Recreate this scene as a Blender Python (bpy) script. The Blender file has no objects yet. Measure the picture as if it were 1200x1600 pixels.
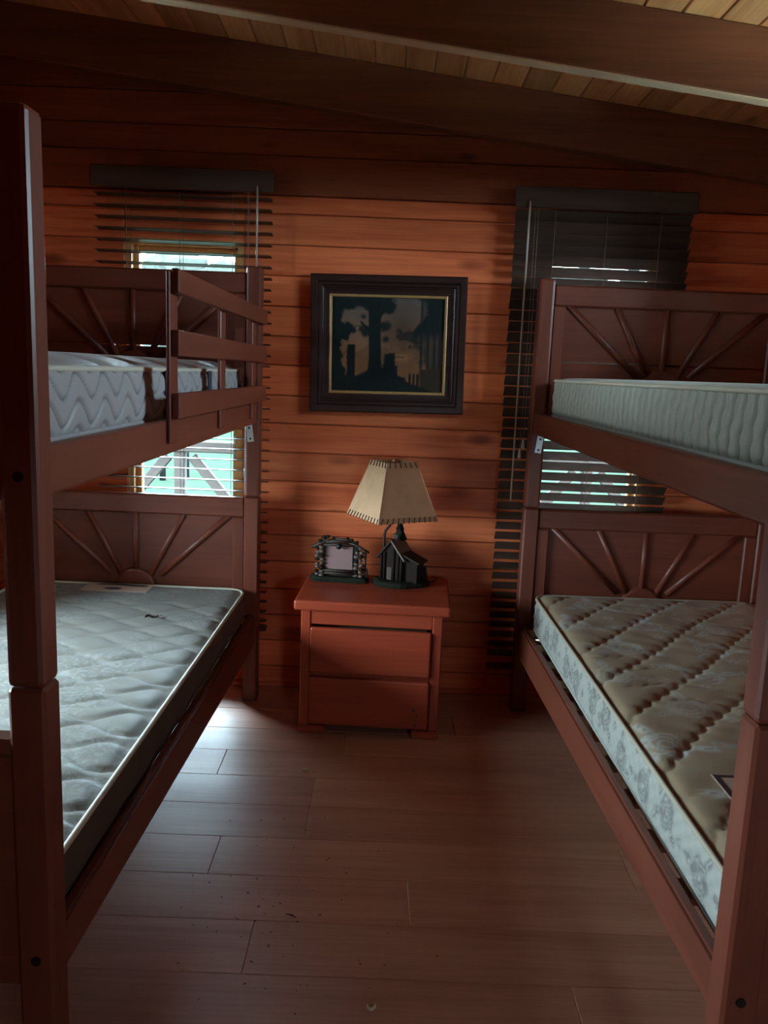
import bpy, bmesh, math, random
import numpy as np
from mathutils import Matrix, Vector

random.seed(7)
rng = np.random.default_rng(7)
scene = bpy.context.scene
COL = scene.collection

# ------------------------------------------------------------------ camera
CAM_H = 1.42
F_PX = 1270.0
RM = [[0.9992257111685128, 0.0037472116190988554, 0.03916550197382296],
      [0.03923448065142506, -0.1692442932563731, -0.9847928841782742],
      [0.00293831036359205, 0.9855670081761222, -0.16926026919207807]]
cam_d = bpy.data.cameras.new('camera')
cam = bpy.data.objects.new('camera', cam_d)
COL.objects.link(cam)
_r, _u, _b = RM[0], [-v for v in RM[1]], [-v for v in RM[2]]
cam.matrix_world = Matrix(((_r[0], _u[0], _b[0], 0), (_r[1], _u[1], _b[1], 0),
                           (_r[2], _u[2], _b[2], CAM_H), (0, 0, 0, 1)))
cam_d.sensor_fit = 'VERTICAL'
cam_d.sensor_height = 24.0
cam_d.lens = 24.0 * F_PX / 1600.0
cam_d.clip_start = 0.02
scene.camera = cam

# ------------------------------------------------------------------ world, light, exposure
world = bpy.data.worlds.new('overcast_sky')
scene.world = world
world.use_nodes = True
wn = world.node_tree
bg = wn.nodes['Background']
bg.inputs['Color'].default_value = (0.61, 0.84, 1.0, 1)
bg.inputs['Strength'].default_value = 12.0

vs = scene.view_settings
vs.view_transform = 'Standard'
vs.look = 'None'
vs.gamma = 1.0
vs.use_curve_mapping = False
vs.exposure = 2.42
scene.cycles.max_bounces = 10
scene.cycles.diffuse_bounces = 7
scene.cycles.glossy_bounces = 5
scene.cycles.transparent_max_bounces = 10
scene.cycles.sample_clamp_indirect = 6.0
scene.cycles.caustics_reflective = False
scene.cycles.caustics_refractive = False


def portal(name, loc, rot, sx, sy):
    d = bpy.data.lights.new(name, 'AREA')
    d.shape = 'RECTANGLE'
    d.size, d.size_y = sx, sy
    d.cycles.is_portal = True
    o = bpy.data.objects.new(name, d)
    o.location = loc
    o.rotation_euler = rot
    COL.objects.link(o)


# openings of the room: (back wall windows) x0, x1, z0, z1
WALL_Y = 3.50
WIN_L = (-1.107, -0.612, 0.17, 1.93)
WIN_R = (0.632, 1.126, 0.235, 1.95)
SIDE_X0, SIDE_X1, REAR_Y = -1.64, 1.72, -1.20
WIN_S = (1.50, 2.72, 0.68, 1.17)          # window in the left wall over the bunk: y0, y1, z0, z1
WIN_E = (1.85, 2.60, 1.74, 2.20)          # high window in the right wall over the bunk
FILL_WIN_H = (2.00, 2.52, 1.86, 2.22)          # unseen high window added to the left wall as fill
FILL_WIN_B = (.72, 1.12, .85, 1.30)            # unseen fill window added in the rear wall behind the camera: x0, x1, z0, z1
for n_, w_ in (('portal_a', WIN_L), ('portal_b', WIN_R)):
    portal(n_, ((w_[0] + w_[1]) / 2, 3.64, (w_[2] + w_[3]) / 2), (-math.pi / 2, 0, 0), w_[1] - w_[0], w_[3] - w_[2])
for n_, w_, sx_ in (('portal_c', WIN_S, -1), ('portal_d', WIN_E, 1), ('portal_e', FILL_WIN_H, -1)):
    portal(n_, ((SIDE_X1 if sx_ > 0 else SIDE_X0) + sx_ * .14, (w_[0] + w_[1]) / 2, (w_[2] + w_[3]) / 2), (0, sx_ * math.pi / 2, 0),
           w_[3] - w_[2], w_[1] - w_[0])
portal('portal_f', ((FILL_WIN_B[0] + FILL_WIN_B[1]) / 2, REAR_Y - .14, (FILL_WIN_B[2] + FILL_WIN_B[3]) / 2), (math.pi / 2, 0, 0), FILL_WIN_B[1] - FILL_WIN_B[0], FILL_WIN_B[3] - FILL_WIN_B[2])


# ------------------------------------------------------------------ materials
def new_mat(name):
    m = bpy.data.materials.new(name)
    m.use_nodes = True
    nt = m.node_tree
    return m, nt, nt.nodes['Principled BSDF']


def link(nt, a, b):
    nt.links.new(a, b)


def wood(name, dark, light, axis='X', rough=.42, knots=0.0, grain=1.0, tint=.25, bump=.08, spec=.4, knot_col=None):
    m, nt, bs = new_mat(name)
    N = nt.nodes
    tc = N.new('ShaderNodeTexCoord')
    oi = N.new('ShaderNodeObjectInfo')
    mul = N.new('ShaderNodeVectorMath'); mul.operation = 'SCALE'
    comb = N.new('ShaderNodeCombineXYZ')
    m13 = N.new('ShaderNodeMath'); m13.operation = 'MULTIPLY'; m13.inputs[1].default_value = 13.7
    m29 = N.new('ShaderNodeMath'); m29.operation = 'MULTIPLY'; m29.inputs[1].default_value = 29.3
    link(nt, oi.outputs['Random'], m13.inputs[0]); link(nt, oi.outputs['Random'], m29.inputs[0])
    link(nt, m13.outputs[0], comb.inputs[0]); link(nt, m29.outputs[0], comb.inputs[1]); link(nt, m13.outputs[0], comb.inputs[2])
    add = N.new('ShaderNodeVectorMath'); add.operation = 'ADD'
    link(nt, tc.outputs['Object'], add.inputs[0]); link(nt, comb.outputs[0], add.inputs[1])

    def mapped(lo, hi):
        mp = N.new('ShaderNodeMapping')
        mp.inputs['Scale'].default_value = tuple(lo if a == axis else hi for a in 'XYZ')
        link(nt, add.outputs[0], mp.inputs['Vector'])
        return mp.outputs[0]
    n1 = N.new('ShaderNodeTexNoise'); n1.inputs['Scale'].default_value = 1.0
    n1.inputs['Detail'].default_value = 3.0; n1.inputs['Distortion'].default_value = .6
    link(nt, mapped(1.1 * grain, 13 * grain), n1.inputs['Vector'])
    n2 = N.new('ShaderNodeTexNoise'); n2.inputs['Scale'].default_value = 1.0; n2.inputs['Detail'].default_value = 2.0
    link(nt, mapped(4 * grain, 110 * grain), n2.inputs['Vector'])
    mx = N.new('ShaderNodeMix'); mx.data_type = 'FLOAT'; mx.inputs[0].default_value = .35
    link(nt, n1.outputs['Fac'], mx.inputs[2]); link(nt, n2.outputs['Fac'], mx.inputs[3])
    rp = N.new('ShaderNodeValToRGB')
    rp.color_ramp.elements[0].position = .30; rp.color_ramp.elements[0].color = (*dark, 1)
    rp.color_ramp.elements[1].position = .68; rp.color_ramp.elements[1].color = (*light, 1)
    link(nt, mx.outputs[0], rp.inputs[0])
    # per-piece tint
    hs = N.new('ShaderNodeHueSaturation')
    mr = N.new('ShaderNodeMapRange')
    mr.inputs['To Min'].default_value = 1 - tint; mr.inputs['To Max'].default_value = 1 + tint * .7
    link(nt, oi.outputs['Random'], mr.inputs['Value'])
    link(nt, mr.outputs[0], hs.inputs['Value'])
    link(nt, rp.outputs[0], hs.inputs['Color'])
    col = hs.outputs[0]
    if knots > 0:
        vo = N.new('ShaderNodeTexVoronoi'); vo.inputs['Scale'].default_value = 1.0
        link(nt, mapped(2.2, 5.5), vo.inputs['Vector'])
        kr = N.new('ShaderNodeMapRange')
        kr.inputs['From Min'].default_value = .05 * knots; kr.inputs['From Max'].default_value = .15 * knots
        kr.inputs['To Min'].default_value = .8; kr.inputs['To Max'].default_value = 0
        link(nt, vo.outputs['Distance'], kr.inputs['Value'])
        km = N.new('ShaderNodeMix'); km.data_type = 'RGBA'
        link(nt, kr.outputs[0], km.inputs[0]); link(nt, col, km.inputs[6])
        km.inputs[7].default_value = (*(knot_col or (dark[0] * .35, dark[1] * .3, dark[2] * .3)), 1)
        col = km.outputs[2]
    link(nt, col, bs.inputs['Base Color'])
    bs.inputs['Roughness'].default_value = rough
    bs.inputs['Specular IOR Level'].default_value = spec
    if bump:
        bp = N.new('ShaderNodeBump'); bp.inputs['Strength'].default_value = bump; bp.inputs['Distance'].default_value = .002
        link(nt, n2.outputs['Fac'], bp.inputs['Height'])
        link(nt, bp.outputs[0], bs.inputs['Normal'])
    return m


def plain(name, col, rough=.5, metal=0.0, spec=.5, noise=0.0, nscale=40, bump=0.0):
    m, nt, bs = new_mat(name)
    bs.inputs['Roughness'].default_value = rough
    bs.inputs['Metallic'].default_value = metal
    bs.inputs['Specular IOR Level'].default_value = spec
    N = nt.nodes
    tc = N.new('ShaderNodeTexCoord')
    nz = N.new('ShaderNodeTexNoise'); nz.inputs['Scale'].default_value = nscale; nz.inputs['Detail'].default_value = 4
    link(nt, tc.outputs['Object'], nz.inputs['Vector'])
    mx = N.new('ShaderNodeMix'); mx.data_type = 'RGBA'
    mx.inputs[6].default_value = (*[c * (1 - noise) for c in col], 1)
    mx.inputs[7].default_value = (*[min(1, c * (1 + noise)) for c in col], 1)
    link(nt, nz.outputs['Fac'], mx.inputs[0])
    link(nt, mx.outputs[2], bs.inputs['Base Color'])
    if bump:
        bp = N.new('ShaderNodeBump'); bp.inputs['Strength'].default_value = bump; bp.inputs['Distance'].default_value = .003
        link(nt, nz.outputs['Fac'], bp.inputs['Height']); link(nt, bp.outputs[0], bs.inputs['Normal'])
    return m


def fabric(name, base, pat, attr=True, rough=.5, rough_pat=.34, spec=.5, weave=900, sheen=.06, damask=0.0):
    """woven mattress ticking: a satin print stored in the attribute 'pat' changes colour and gloss"""
    m, nt, bs = new_mat(name)
    N = nt.nodes
    tc = N.new('ShaderNodeTexCoord')
    wv = N.new('ShaderNodeTexNoise'); wv.inputs['Scale'].default_value = weave; wv.inputs['Detail'].default_value = 1
    mp = N.new('ShaderNodeMapping'); mp.inputs['Scale'].default_value = (1, .25, 1)
    link(nt, tc.outputs['Object'], mp.inputs['Vector']); link(nt, mp.outputs[0], wv.inputs['Vector'])
    at = N.new('ShaderNodeAttribute'); at.attribute_name = 'pat'
    fac = at.outputs['Fac']
    if damask:
        nz = N.new('ShaderNodeTexNoise'); nz.inputs['Scale'].default_value = 26; nz.inputs['Detail'].default_value = 3
        nz.inputs['Distortion'].default_value = 2.2
        link(nt, tc.outputs['Object'], nz.inputs['Vector'])
        big = N.new('ShaderNodeTexNoise'); big.inputs['Scale'].default_value = 3.2; big.inputs['Detail'].default_value = 1
        link(nt, tc.outputs['Object'], big.inputs['Vector'])
        r1 = N.new('ShaderNodeMapRange'); r1.inputs['From Min'].default_value = .5; r1.inputs['From Max'].default_value = .56
        link(nt, nz.outputs['Fac'], r1.inputs['Value'])
        r2 = N.new('ShaderNodeMapRange'); r2.inputs['From Min'].default_value = .45; r2.inputs['From Max'].default_value = .55
        link(nt, big.outputs['Fac'], r2.inputs['Value'])
        mm = N.new('ShaderNodeMath'); mm.operation = 'MULTIPLY'
        link(nt, r1.outputs[0], mm.inputs[0]); link(nt, r2.outputs[0], mm.inputs[1])
        ms = N.new('ShaderNodeMath'); ms.operation = 'MULTIPLY'; ms.inputs[1].default_value = damask
        link(nt, mm.outputs[0], ms.inputs[0])
        mxx = N.new('ShaderNodeMath'); mxx.operation = 'MAXIMUM'
        link(nt, ms.outputs[0], mxx.inputs[0]); link(nt, fac, mxx.inputs[1])
        fac = mxx.outputs[0]
    mx = N.new('ShaderNodeMix'); mx.data_type = 'RGBA'
    mx.inputs[6].default_value = (*base, 1); mx.inputs[7].default_value = (*pat, 1)
    link(nt, fac, mx.inputs[0])
    m2 = N.new('ShaderNodeMix'); m2.data_type = 'RGBA'; m2.blend_type = 'MULTIPLY'; m2.inputs[0].default_value = .35
    link(nt, mx.outputs[2], m2.inputs[6]); link(nt, wv.outputs['Fac'], m2.inputs[7])
    link(nt, m2.outputs[2], bs.inputs['Base Color'])
    rr = N.new('ShaderNodeMapRange'); rr.inputs['To Min'].default_value = rough; rr.inputs['To Max'].default_value = rough_pat
    link(nt, fac, rr.inputs['Value']); link(nt, rr.outputs[0], bs.inputs['Roughness'])
    bs.inputs['Specular IOR Level'].default_value = spec
    bs.inputs['Sheen Weight'].default_value = sheen
    bp = N.new('ShaderNodeBump'); bp.inputs['Strength'].default_value = .12; bp.inputs['Distance'].default_value = .001
    link(nt, wv.outputs['Fac'], bp.inputs['Height']); link(nt, bp.outputs[0], bs.inputs['Normal'])
    return m


M = {}
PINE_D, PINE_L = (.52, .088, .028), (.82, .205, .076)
for ax in 'XY':
    M['pine' + ax] = wood('lacquered_pine_' + ax, PINE_D, PINE_L, ax, .45, knots=1.2, tint=.22, spec=.25)
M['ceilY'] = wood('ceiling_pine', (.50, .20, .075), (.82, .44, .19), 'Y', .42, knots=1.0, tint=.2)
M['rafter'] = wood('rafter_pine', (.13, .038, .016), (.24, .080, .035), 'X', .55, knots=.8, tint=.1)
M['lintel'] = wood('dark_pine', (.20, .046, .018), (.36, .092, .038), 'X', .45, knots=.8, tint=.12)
M['lit_edge'] = wood('pale_lit_edge', (.62, .46, .30), (.80, .64, .46), 'X', .45, tint=.05)
M['laminate'] = wood('laminate', (.44, .17, .102), (.62, .275, .175), 'X', .40, knots=0, tint=.12, bump=.05, spec=.6)
BED_D, BED_L = (.125, .027, .014), (.195, .046, .024)
for ax in 'XYZ':
    M['bed' + ax] = wood('bed_wood_' + ax, BED_D, BED_L, ax, .40, tint=.08, bump=.03, spec=.4)
    M['ns' + ax] = wood('nightstand_wood_' + ax, (.27, .034, .014), (.40, .060, .024), ax, .36, tint=.06, bump=.03)
M['slatwood'] = wood('base_slat_wood', (.42, .28, .15), (.6, .42, .25), 'X', .6, tint=.15)
M['framewood'] = wood('window_wood', (.50, .22, .07), (.72, .38, .14), 'Z', .4, tint=.1)
M['blind'] = wood('blind_slat', (.052, .028, .020), (.098, .054, .039), 'X', .40, tint=.1, bump=.02, spec=.35)
M['cord'] = plain('blind_cord', (.22, .15, .11), .7, noise=.1)
M['wand'] = plain('blind_wand', (.35, .24, .18), .25, noise=.05)
M['metal'] = plain('zinc_bracket', (.62, .62, .62), .38, .7, noise=.1)
M['bolt'] = plain('black_bolt', (.015, .012, .012), .4, .5, noise=.1)
M['picframe'] = wood('picture_frame', (.020, .008, .007), (.045, .015, .012), 'X', .38, tint=.05, bump=.02, spec=.4)
M['gilt'] = plain('gilt_liner', (.42, .24, .09), .4, .2, noise=.15)
M['shade'] = plain('parchment_shade', (.74, .43, .245), .8, spec=.2, noise=.22, nscale=16)
M['stitch'] = plain('leather_stitch', (.06, .025, .015), .6, noise=.2)
M['iron'] = plain('dark_iron', (.02, .016, .015), .45, .4, noise=.2)
M['cabin'] = wood('cabin_log', (.014, .008, .006), (.030, .015, .010), 'Z', .8, grain=3, tint=.2, spec=.15)
M['cabinroof'] = plain('cabin_roof', (.15, .105, .07), .6, noise=.35, nscale=60)
M['cabinroof2'] = plain('cabin_porch_roof', (.04, .026, .019), .8, spec=.15, noise=.35, nscale=60)
M['moss'] = plain('painted_moss', (.014, .013, .008), .8, spec=.15, noise=.6, nscale=90, bump=.6)
M['fir'] = plain('painted_fir', (.014, .016, .010), .8, spec=.15, noise=.5, nscale=90, bump=.4)
M['log'] = wood('frame_log', (.030, .015, .010), (.075, .040, .024), 'X', .6, grain=4, tint=.35)
M['stone'] = plain('frame_stone', (.10, .068, .05), .5, noise=.5, nscale=30)
M['photo'] = plain('blank_photo', (.30, .17, .16), .35, noise=.06, nscale=8)
M['brass'] = plain('brass', (.5, .35, .15), .35, .8, noise=.1)
M['chip'] = plain('pale_wood_chip', (.62, .50, .36), .7, noise=.3, nscale=300)
M['darkchip'] = plain('dark_bark_chip', (.05, .03, .02), .7, noise=.3, nscale=300)
M['grass'] = plain('meadow_grass', (.0150, .0225, .0155), .95, spec=0.0, noise=.35, nscale=1.2)
M['greywood'] = wood('weathered_wood', (.026, .022, .020), (.042, .036, .032), 'X', .8, tint=.15, spec=.2)
M['bounce_pad'] = plain('pale_bounce_pad', (.55, .56, .48), .9, noise=.2, nscale=30)
M['leaves'] = plain('tree_leaves', (.032, .034, .029), .9, spec=0.0, noise=.4, nscale=1.5)
M['bark'] = plain('bark', (.008, .008, .008), .9, spec=0.0, noise=.3, nscale=5)
M['roofmetal'] = plain('roof_sheet', (.25, .25, .25), .5, noise=.1)
M['dark_knot'] = plain('dark_knot', (.05, .014, .008), .5, noise=.3)
M['dark_band'] = plain('dark_band_cloth', (.045, .042, .05), .7, noise=.2)
M['labelcloth'] = plain('label_cloth', (.58, .40, .31), .7, noise=.08)
M['labelink'] = plain('label_ink', (.07, .035, .04), .7, noise=.2)

# thin window glass: clear, with a fresnel reflection
gm = bpy.data.materials.new('window_glass'); gm.use_nodes = True
g_nt = gm.node_tree; g_nt.nodes.clear()
go = g_nt.nodes.new('ShaderNodeOutputMaterial'); gt = g_nt.nodes.new('ShaderNodeBsdfTransparent')
gg = g_nt.nodes.new('ShaderNodeBsdfGlossy'); gg.inputs['Roughness'].default_value = .02
gf = g_nt.nodes.new('ShaderNodeFresnel'); gf.inputs['IOR'].default_value = 1.3
gx = g_nt.nodes.new('ShaderNodeMixShader')
gt.inputs['Color'].default_value = (.95, .98, .97, 1)
g_nt.links.new(gf.outputs[0], gx.inputs[0]); g_nt.links.new(gt.outputs[0], gx.inputs[1]); g_nt.links.new(gg.outputs[0], gx.inputs[2])
g_nt.links.new(gx.outputs[0], go.inputs[0])
M['glass'] = gm

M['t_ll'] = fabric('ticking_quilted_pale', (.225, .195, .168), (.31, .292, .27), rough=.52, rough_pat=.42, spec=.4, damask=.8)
M['t_lr'] = fabric('ticking_floral_brown', (.54, .37, .225), (.74, .70, .62), rough=.50, rough_pat=.28, spec=.6)
M['t_lr_side'] = fabric('ticking_floral_side', (.50, .47, .41), (.23, .21, .19), rough=.45, rough_pat=.6)
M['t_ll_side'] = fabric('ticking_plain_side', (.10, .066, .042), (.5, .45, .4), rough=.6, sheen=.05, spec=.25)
M['t_ur'] = fabric('ticking_channel_grey', (.46, .44, .37), (.13, .12, .10), rough=.5)
M['t_ul'] = fabric('ticking_wave_grey', (.47, .43, .43), (.10, .09, .09), rough=.42)
M['t_ul_top'] = fabric('ticking_pillow_top', (.50, .44, .42), (.56, .50, .49), rough=.36, damask=.5)
M['piping_pale'] = plain('piping_pale', (.58, .52, .42), .6, noise=.1, nscale=200)
M['piping_brown'] = plain('piping_beige', (.45, .36, .26), .6, noise=.1, nscale=200)


# ------------------------------------------------------------------ helpers
def obj(name, me, mat=None, parent=None, loc=None, rot=None):
    o = bpy.data.objects.new(name, me)
    COL.objects.link(o)
    if mat is not None and me is not None and not me.materials:
        me.materials.append(mat)
    if parent is not None:
        o.parent = parent
    if loc is not None:
        o.location = loc
    if rot is not None:
        o.rotation_euler = rot
    return o


def mesh(name, verts, faces, smooth=False):
    me = bpy.data.meshes.new(name)
    me.from_pydata([tuple(map(float, v)) for v in verts], [], [tuple(f) for f in faces])
    if smooth:
        me.polygons.foreach_set('use_smooth', [True] * len(me.polygons))
    me.update()
    return me


def from_bm(name, bm, smooth=False):
    me = bpy.data.meshes.new(name)
    bmesh.ops.recalc_face_normals(bm, faces=bm.faces)
    bm.to_mesh(me)
    bm.free()
    if smooth:
        me.polygons.foreach_set('use_smooth', [True] * len(me.polygons))
    return me


_cache = {}


def box_me(dx, dy, dz, bev, mat, segs=1):
    key = (round(dx, 4), round(dy, 4), round(dz, 4), bev, mat, segs)
    if key not in _cache:
        bm = bmesh.new()
        bmesh.ops.create_cube(bm, size=1)
        bmesh.ops.scale(bm, vec=(dx, dy, dz), verts=bm.verts)
        if bev > 0:
            b = min(bev, .45 * min(dx, dy, dz))
            bmesh.ops.bevel(bm, geom=bm.edges[:], offset=b, segments=segs, affect='EDGES', profile=.5)
        me = from_bm('box', bm)
        me.materials.append(M[mat])
        _cache[key] = me
    return _cache[key]


def box(name, x, y, z, mat, parent=None, bev=.003, rot=None, segs=1):
    me = box_me(abs(x[1] - x[0]), abs(y[1] - y[0]), abs(z[1] - z[0]), bev, mat, segs)
    return obj(name, me, None, parent, ((x[0] + x[1]) / 2, (y[0] + y[1]) / 2, (z[0] + z[1]) / 2), rot)


def tube_me(pts, r, n=8, closed=False, caps=True):
    pts = [Vector(p) for p in pts]
    k = len(pts)
    rs = r if isinstance(r, (list, tuple)) else [r] * k
    V, Fc = [], []
    up = Vector((0, 0, 1))
    prev = None
    for i, p in enumerate(pts):
        a = pts[(i - 1) % k] if (closed or i > 0) else p
        b = pts[(i + 1) % k] if (closed or i < k - 1) else p
        t = (b - a).normalized()
        if prev is None:
            ref = up if abs(t.z) < .9 else Vector((1, 0, 0))
            nrm = (ref - t * ref.dot(t)).normalized()
        else:
            nrm = (prev - t * prev.dot(t)).normalized()
        prev = nrm
        bi = t.cross(nrm)
        for j in range(n):
            an = 2 * math.pi * j / n
            V.append(p + rs[i] * (math.cos(an) * nrm + math.sin(an) * bi))
    m_ = k if closed else k - 1
    for i in range(m_):
        for j in range(n):
            i2 = (i + 1) % k
            Fc.append((i * n + j, i * n + (j + 1) % n, i2 * n + (j + 1) % n, i2 * n + j))
    if caps and not closed:
        Fc.append(tuple(reversed(range(n))))
        Fc.append(tuple(range((k - 1) * n, k * n)))
    return V, Fc


def tube(name, pts, r, mat, parent=None, n=8, closed=False, loc=None):
    V, Fc = tube_me(pts, r, n, closed)
    return obj(name, mesh(name, V, Fc, True), M[mat], parent, loc)


def thing(name, label, cat, loc=(0, 0, 0), rotz=0.0, group=None):
    o = bpy.data.objects.new(name, None)
    o.empty_display_size = .1
    COL.objects.link(o)
    o.location = loc
    o.rotation_euler = (0, 0, rotz)
    tag(o, label, cat, group)
    return o


def tag(o, label, cat, group=None):
    o['label'] = label
    o['category'] = cat
    if group:
        o['group'] = group
    return o


def struct(o):
    o['kind'] = 'structure'
    return o


def boxes_me(name, lst):
    """several touching blocks of one shell as one mesh"""
    V, Fc = [], []
    for (x0, x1, y0, y1, z0, z1) in lst:
        b = len(V)
        V += [(x0, y0, z0), (x1, y0, z0), (x1, y1, z0), (x0, y1, z0), (x0, y0, z1), (x1, y0, z1), (x1, y1, z1), (x0, y1, z1)]
        Fc += [tuple(b + i for i in f) for f in ((0, 3, 2, 1), (4, 5, 6, 7), (0, 1, 5, 4), (1, 2, 6, 5), (2, 3, 7, 6), (3, 0, 4, 7))]
    return mesh(name, V, Fc)


# ------------------------------------------------------------------ the room shell
SLOPE = -0.1175


def raft_z(x):
    return 2.405 + SLOPE * x


def ceil_z(x):
    return 2.600 + SLOPE * x


PT = .014   # plank thickness in front of the backing slab
rows = [0, .095, .216, .335, .456, .581, .70, .811, .938, 1.063, 1.187, 1.306, 1.433, 1.553, 1.676, 1.80, 1.923, 2.046, 2.117,
        2.268, 2.375, 2.50, 2.62, 2.78]

# floor ------------------------------------------------------------
floor = struct(obj('floor', boxes_me('floor', [(SIDE_X0 - .12, SIDE_X1 + .12, REAR_Y - .12, WALL_Y + .12, -.12, -.008)]), M['laminate']))
PW, PL = .1905, 1.22
fixed = {2: -.453, 1: .113, 4: -.197}
k0 = int(math.floor((REAR_Y - 1.716) / PW))
k = k0
while True:
    y0, y1 = 1.716 + (k - .0) * PW, 1.716 + (k + 1) * PW
    if y0 > WALL_Y:
        break
    y0c, y1c = max(y0, REAR_Y), min(y1, WALL_Y)
    off = fixed.get(k, (k * .437 + .31) % PL - .6)
    j = off - 3 * PL
    while j < SIDE_X1:
        a, b = max(j, SIDE_X0), min(j + PL, SIDE_X1)
        if b - a > .02 and y1c - y0c > .01:
            box('floor_plank', (a + .0006, b - .0006), (y0c + .0006, y1c - .0006), (-.008, 0), 'laminate', floor, .0012)
        j += PL
    k += 1


# walls ------------------------------------------------------------
def shell_with_holes(x0, x1, z0, z1, holes):
    """rectangles around holes that share no columns"""
    out = []
    cur = x0
    for h in sorted(holes):
        out.append((cur, h[0], z0, z1))
        out.append((h[0], h[1], z0, h[2]))
        out.append((h[0], h[1], h[3], z1))
        cur = h[1]
    out.append((cur, x1, z0, z1))
    return out


wb = boxes_me('wall_back', [(a, b, WALL_Y + PT, WALL_Y + .12, c, d) for a, b, c, d in
                            shell_with_holes(SIDE_X0 - .12, SIDE_X1 + .12, -.12, 2.78, [WIN_L, WIN_R])])
wall_back = struct(obj('wall_back', wb, M['lintel']))
for i in range(len(rows) - 1):
    z0, z1 = rows[i], rows[i + 1]
    segs = [(SIDE_X0, SIDE_X1)]
    if z0 < 1.94:
        segs = [(SIDE_X0, WIN_L[0]), (WIN_L[1], WIN_R[0]), (WIN_R[1], SIDE_X1)]
        if z1 < .18:
            segs = [(SIDE_X0, SIDE_X1)]
    for a, b in segs:
        zt = z1
        if z0 > 2.2:
            lim = (2.60 - z0) / .1175 - .15
            b = min(b, lim)
            if b - a < .1:
                continue
        proud = .016 if abs(z0 - 2.117) < 1e-6 else 0
        parts = [(z0, z1)]
        for (wz0, wz1, wx) in ((WIN_L[2], WIN_L[3], WIN_L), (WIN_R[2], WIN_R[3], WIN_R)):
            pass
        # the row that holds a window's sill or head keeps a narrow strip there
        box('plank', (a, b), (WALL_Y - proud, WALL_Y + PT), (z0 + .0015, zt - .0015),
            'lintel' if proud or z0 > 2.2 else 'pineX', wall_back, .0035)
    # strips below the sill and above the head inside the window columns
    for w in (WIN_L, WIN_R):
        if z0 < w[2] < z1:
            box('plank', (w[0], w[1]), (WALL_Y, WALL_Y + PT), (z0 + .0015, w[2]), 'pineX', wall_back, .003)
        if z0 < w[3] < z1:
            box('plank', (w[0], w[1]), (WALL_Y, WALL_Y + PT), (w[3], z1 - .0015), 'pineX', wall_back, .003)
        if w[3] <= z0 < 1.94 < z1:
            pass
for w in (WIN_L, WIN_R):
    pass

def side_holes(holes, y0, y1, z0, z1):
    """blocks around windows of a side wall that may stand above one another"""
    ys = sorted({y0, y1, *[h[0] for h in holes], *[h[1] for h in holes]})
    out = []
    for a, b in zip(ys[:-1], ys[1:]):
        cut = sorted((h[2], h[3]) for h in holes if h[0] < (a + b) / 2 < h[1])
        cur = z0
        for c, d in cut:
            out.append((a, b, cur, c))
            cur = d
        out.append((a, b, cur, z1))
    return out


def row_segments(holes, y0, y1, z0, z1):
    """(y0, y1, z0, z1) pieces of one plank row, cut around the windows"""
    hs = sorted(h for h in holes if z1 > h[2] and z0 < h[3])
    out, cur = [], y0
    for h in hs:
        out.append((cur, h[0], z0, z1))
        if z0 < h[2]:
            out.append((h[0], h[1], z0, h[2]))
        if z1 > h[3]:
            out.append((h[0], h[1], h[3], z1))
        cur = h[1]
    out.append((cur, y1, z0, z1))
    return [o for o in out if o[1] - o[0] > .02 and o[3] - o[2] > .008]


wall_left = struct(obj('wall_left', boxes_me('wall_left', [(SIDE_X0 - .12, SIDE_X0 - PT, *q) for q in
                       side_holes([WIN_S, FILL_WIN_H], REAR_Y - .12, WALL_Y + PT, -.12, 2.85)]), M['lintel']))
wall_right = struct(obj('wall_right', boxes_me('wall_right', [(SIDE_X1 + PT, SIDE_X1 + .12, *q) for q in
                        side_holes([WIN_E], REAR_Y - .12, WALL_Y + PT, -.12, 2.55)]), M['lintel']))
wall_rear = struct(obj('wall_rear', boxes_me('wall_rear', [(q[0], q[1], REAR_Y - .12, REAR_Y - PT, q[2], q[3]) for q in
                       side_holes([FILL_WIN_B], SIDE_X0 - .12, SIDE_X1 + .12, -.12, 2.95)]), M['lintel']))
for i in range(len(rows) - 1):
    z0, z1 = rows[i], rows[i + 1]
    for q in row_segments([WIN_S, FILL_WIN_H], REAR_Y, WALL_Y, z0, z1):
        box('plank', (SIDE_X0 - PT, SIDE_X0), (q[0], q[1]), (q[2] + .0015, q[3] - .0015), 'pineY', wall_left, .0035)
    if z0 < 2.37:
        for q in row_segments([WIN_E], REAR_Y, WALL_Y, z0, z1):
            box('plank', (SIDE_X1, SIDE_X1 + PT), (q[0], q[1]), (q[2] + .0015, q[3] - .0015), 'pineY', wall_right, .0035)
    for q in row_segments([FILL_WIN_B], SIDE_X0, min(SIDE_X1, (2.60 - z0) / .1175 - .15), z0, z1):
        box('plank', (q[0], q[1]), (REAR_Y - PT, REAR_Y), (q[2] + .0015, q[3] - .0015), 'pineX', wall_rear, .0035)

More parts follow.
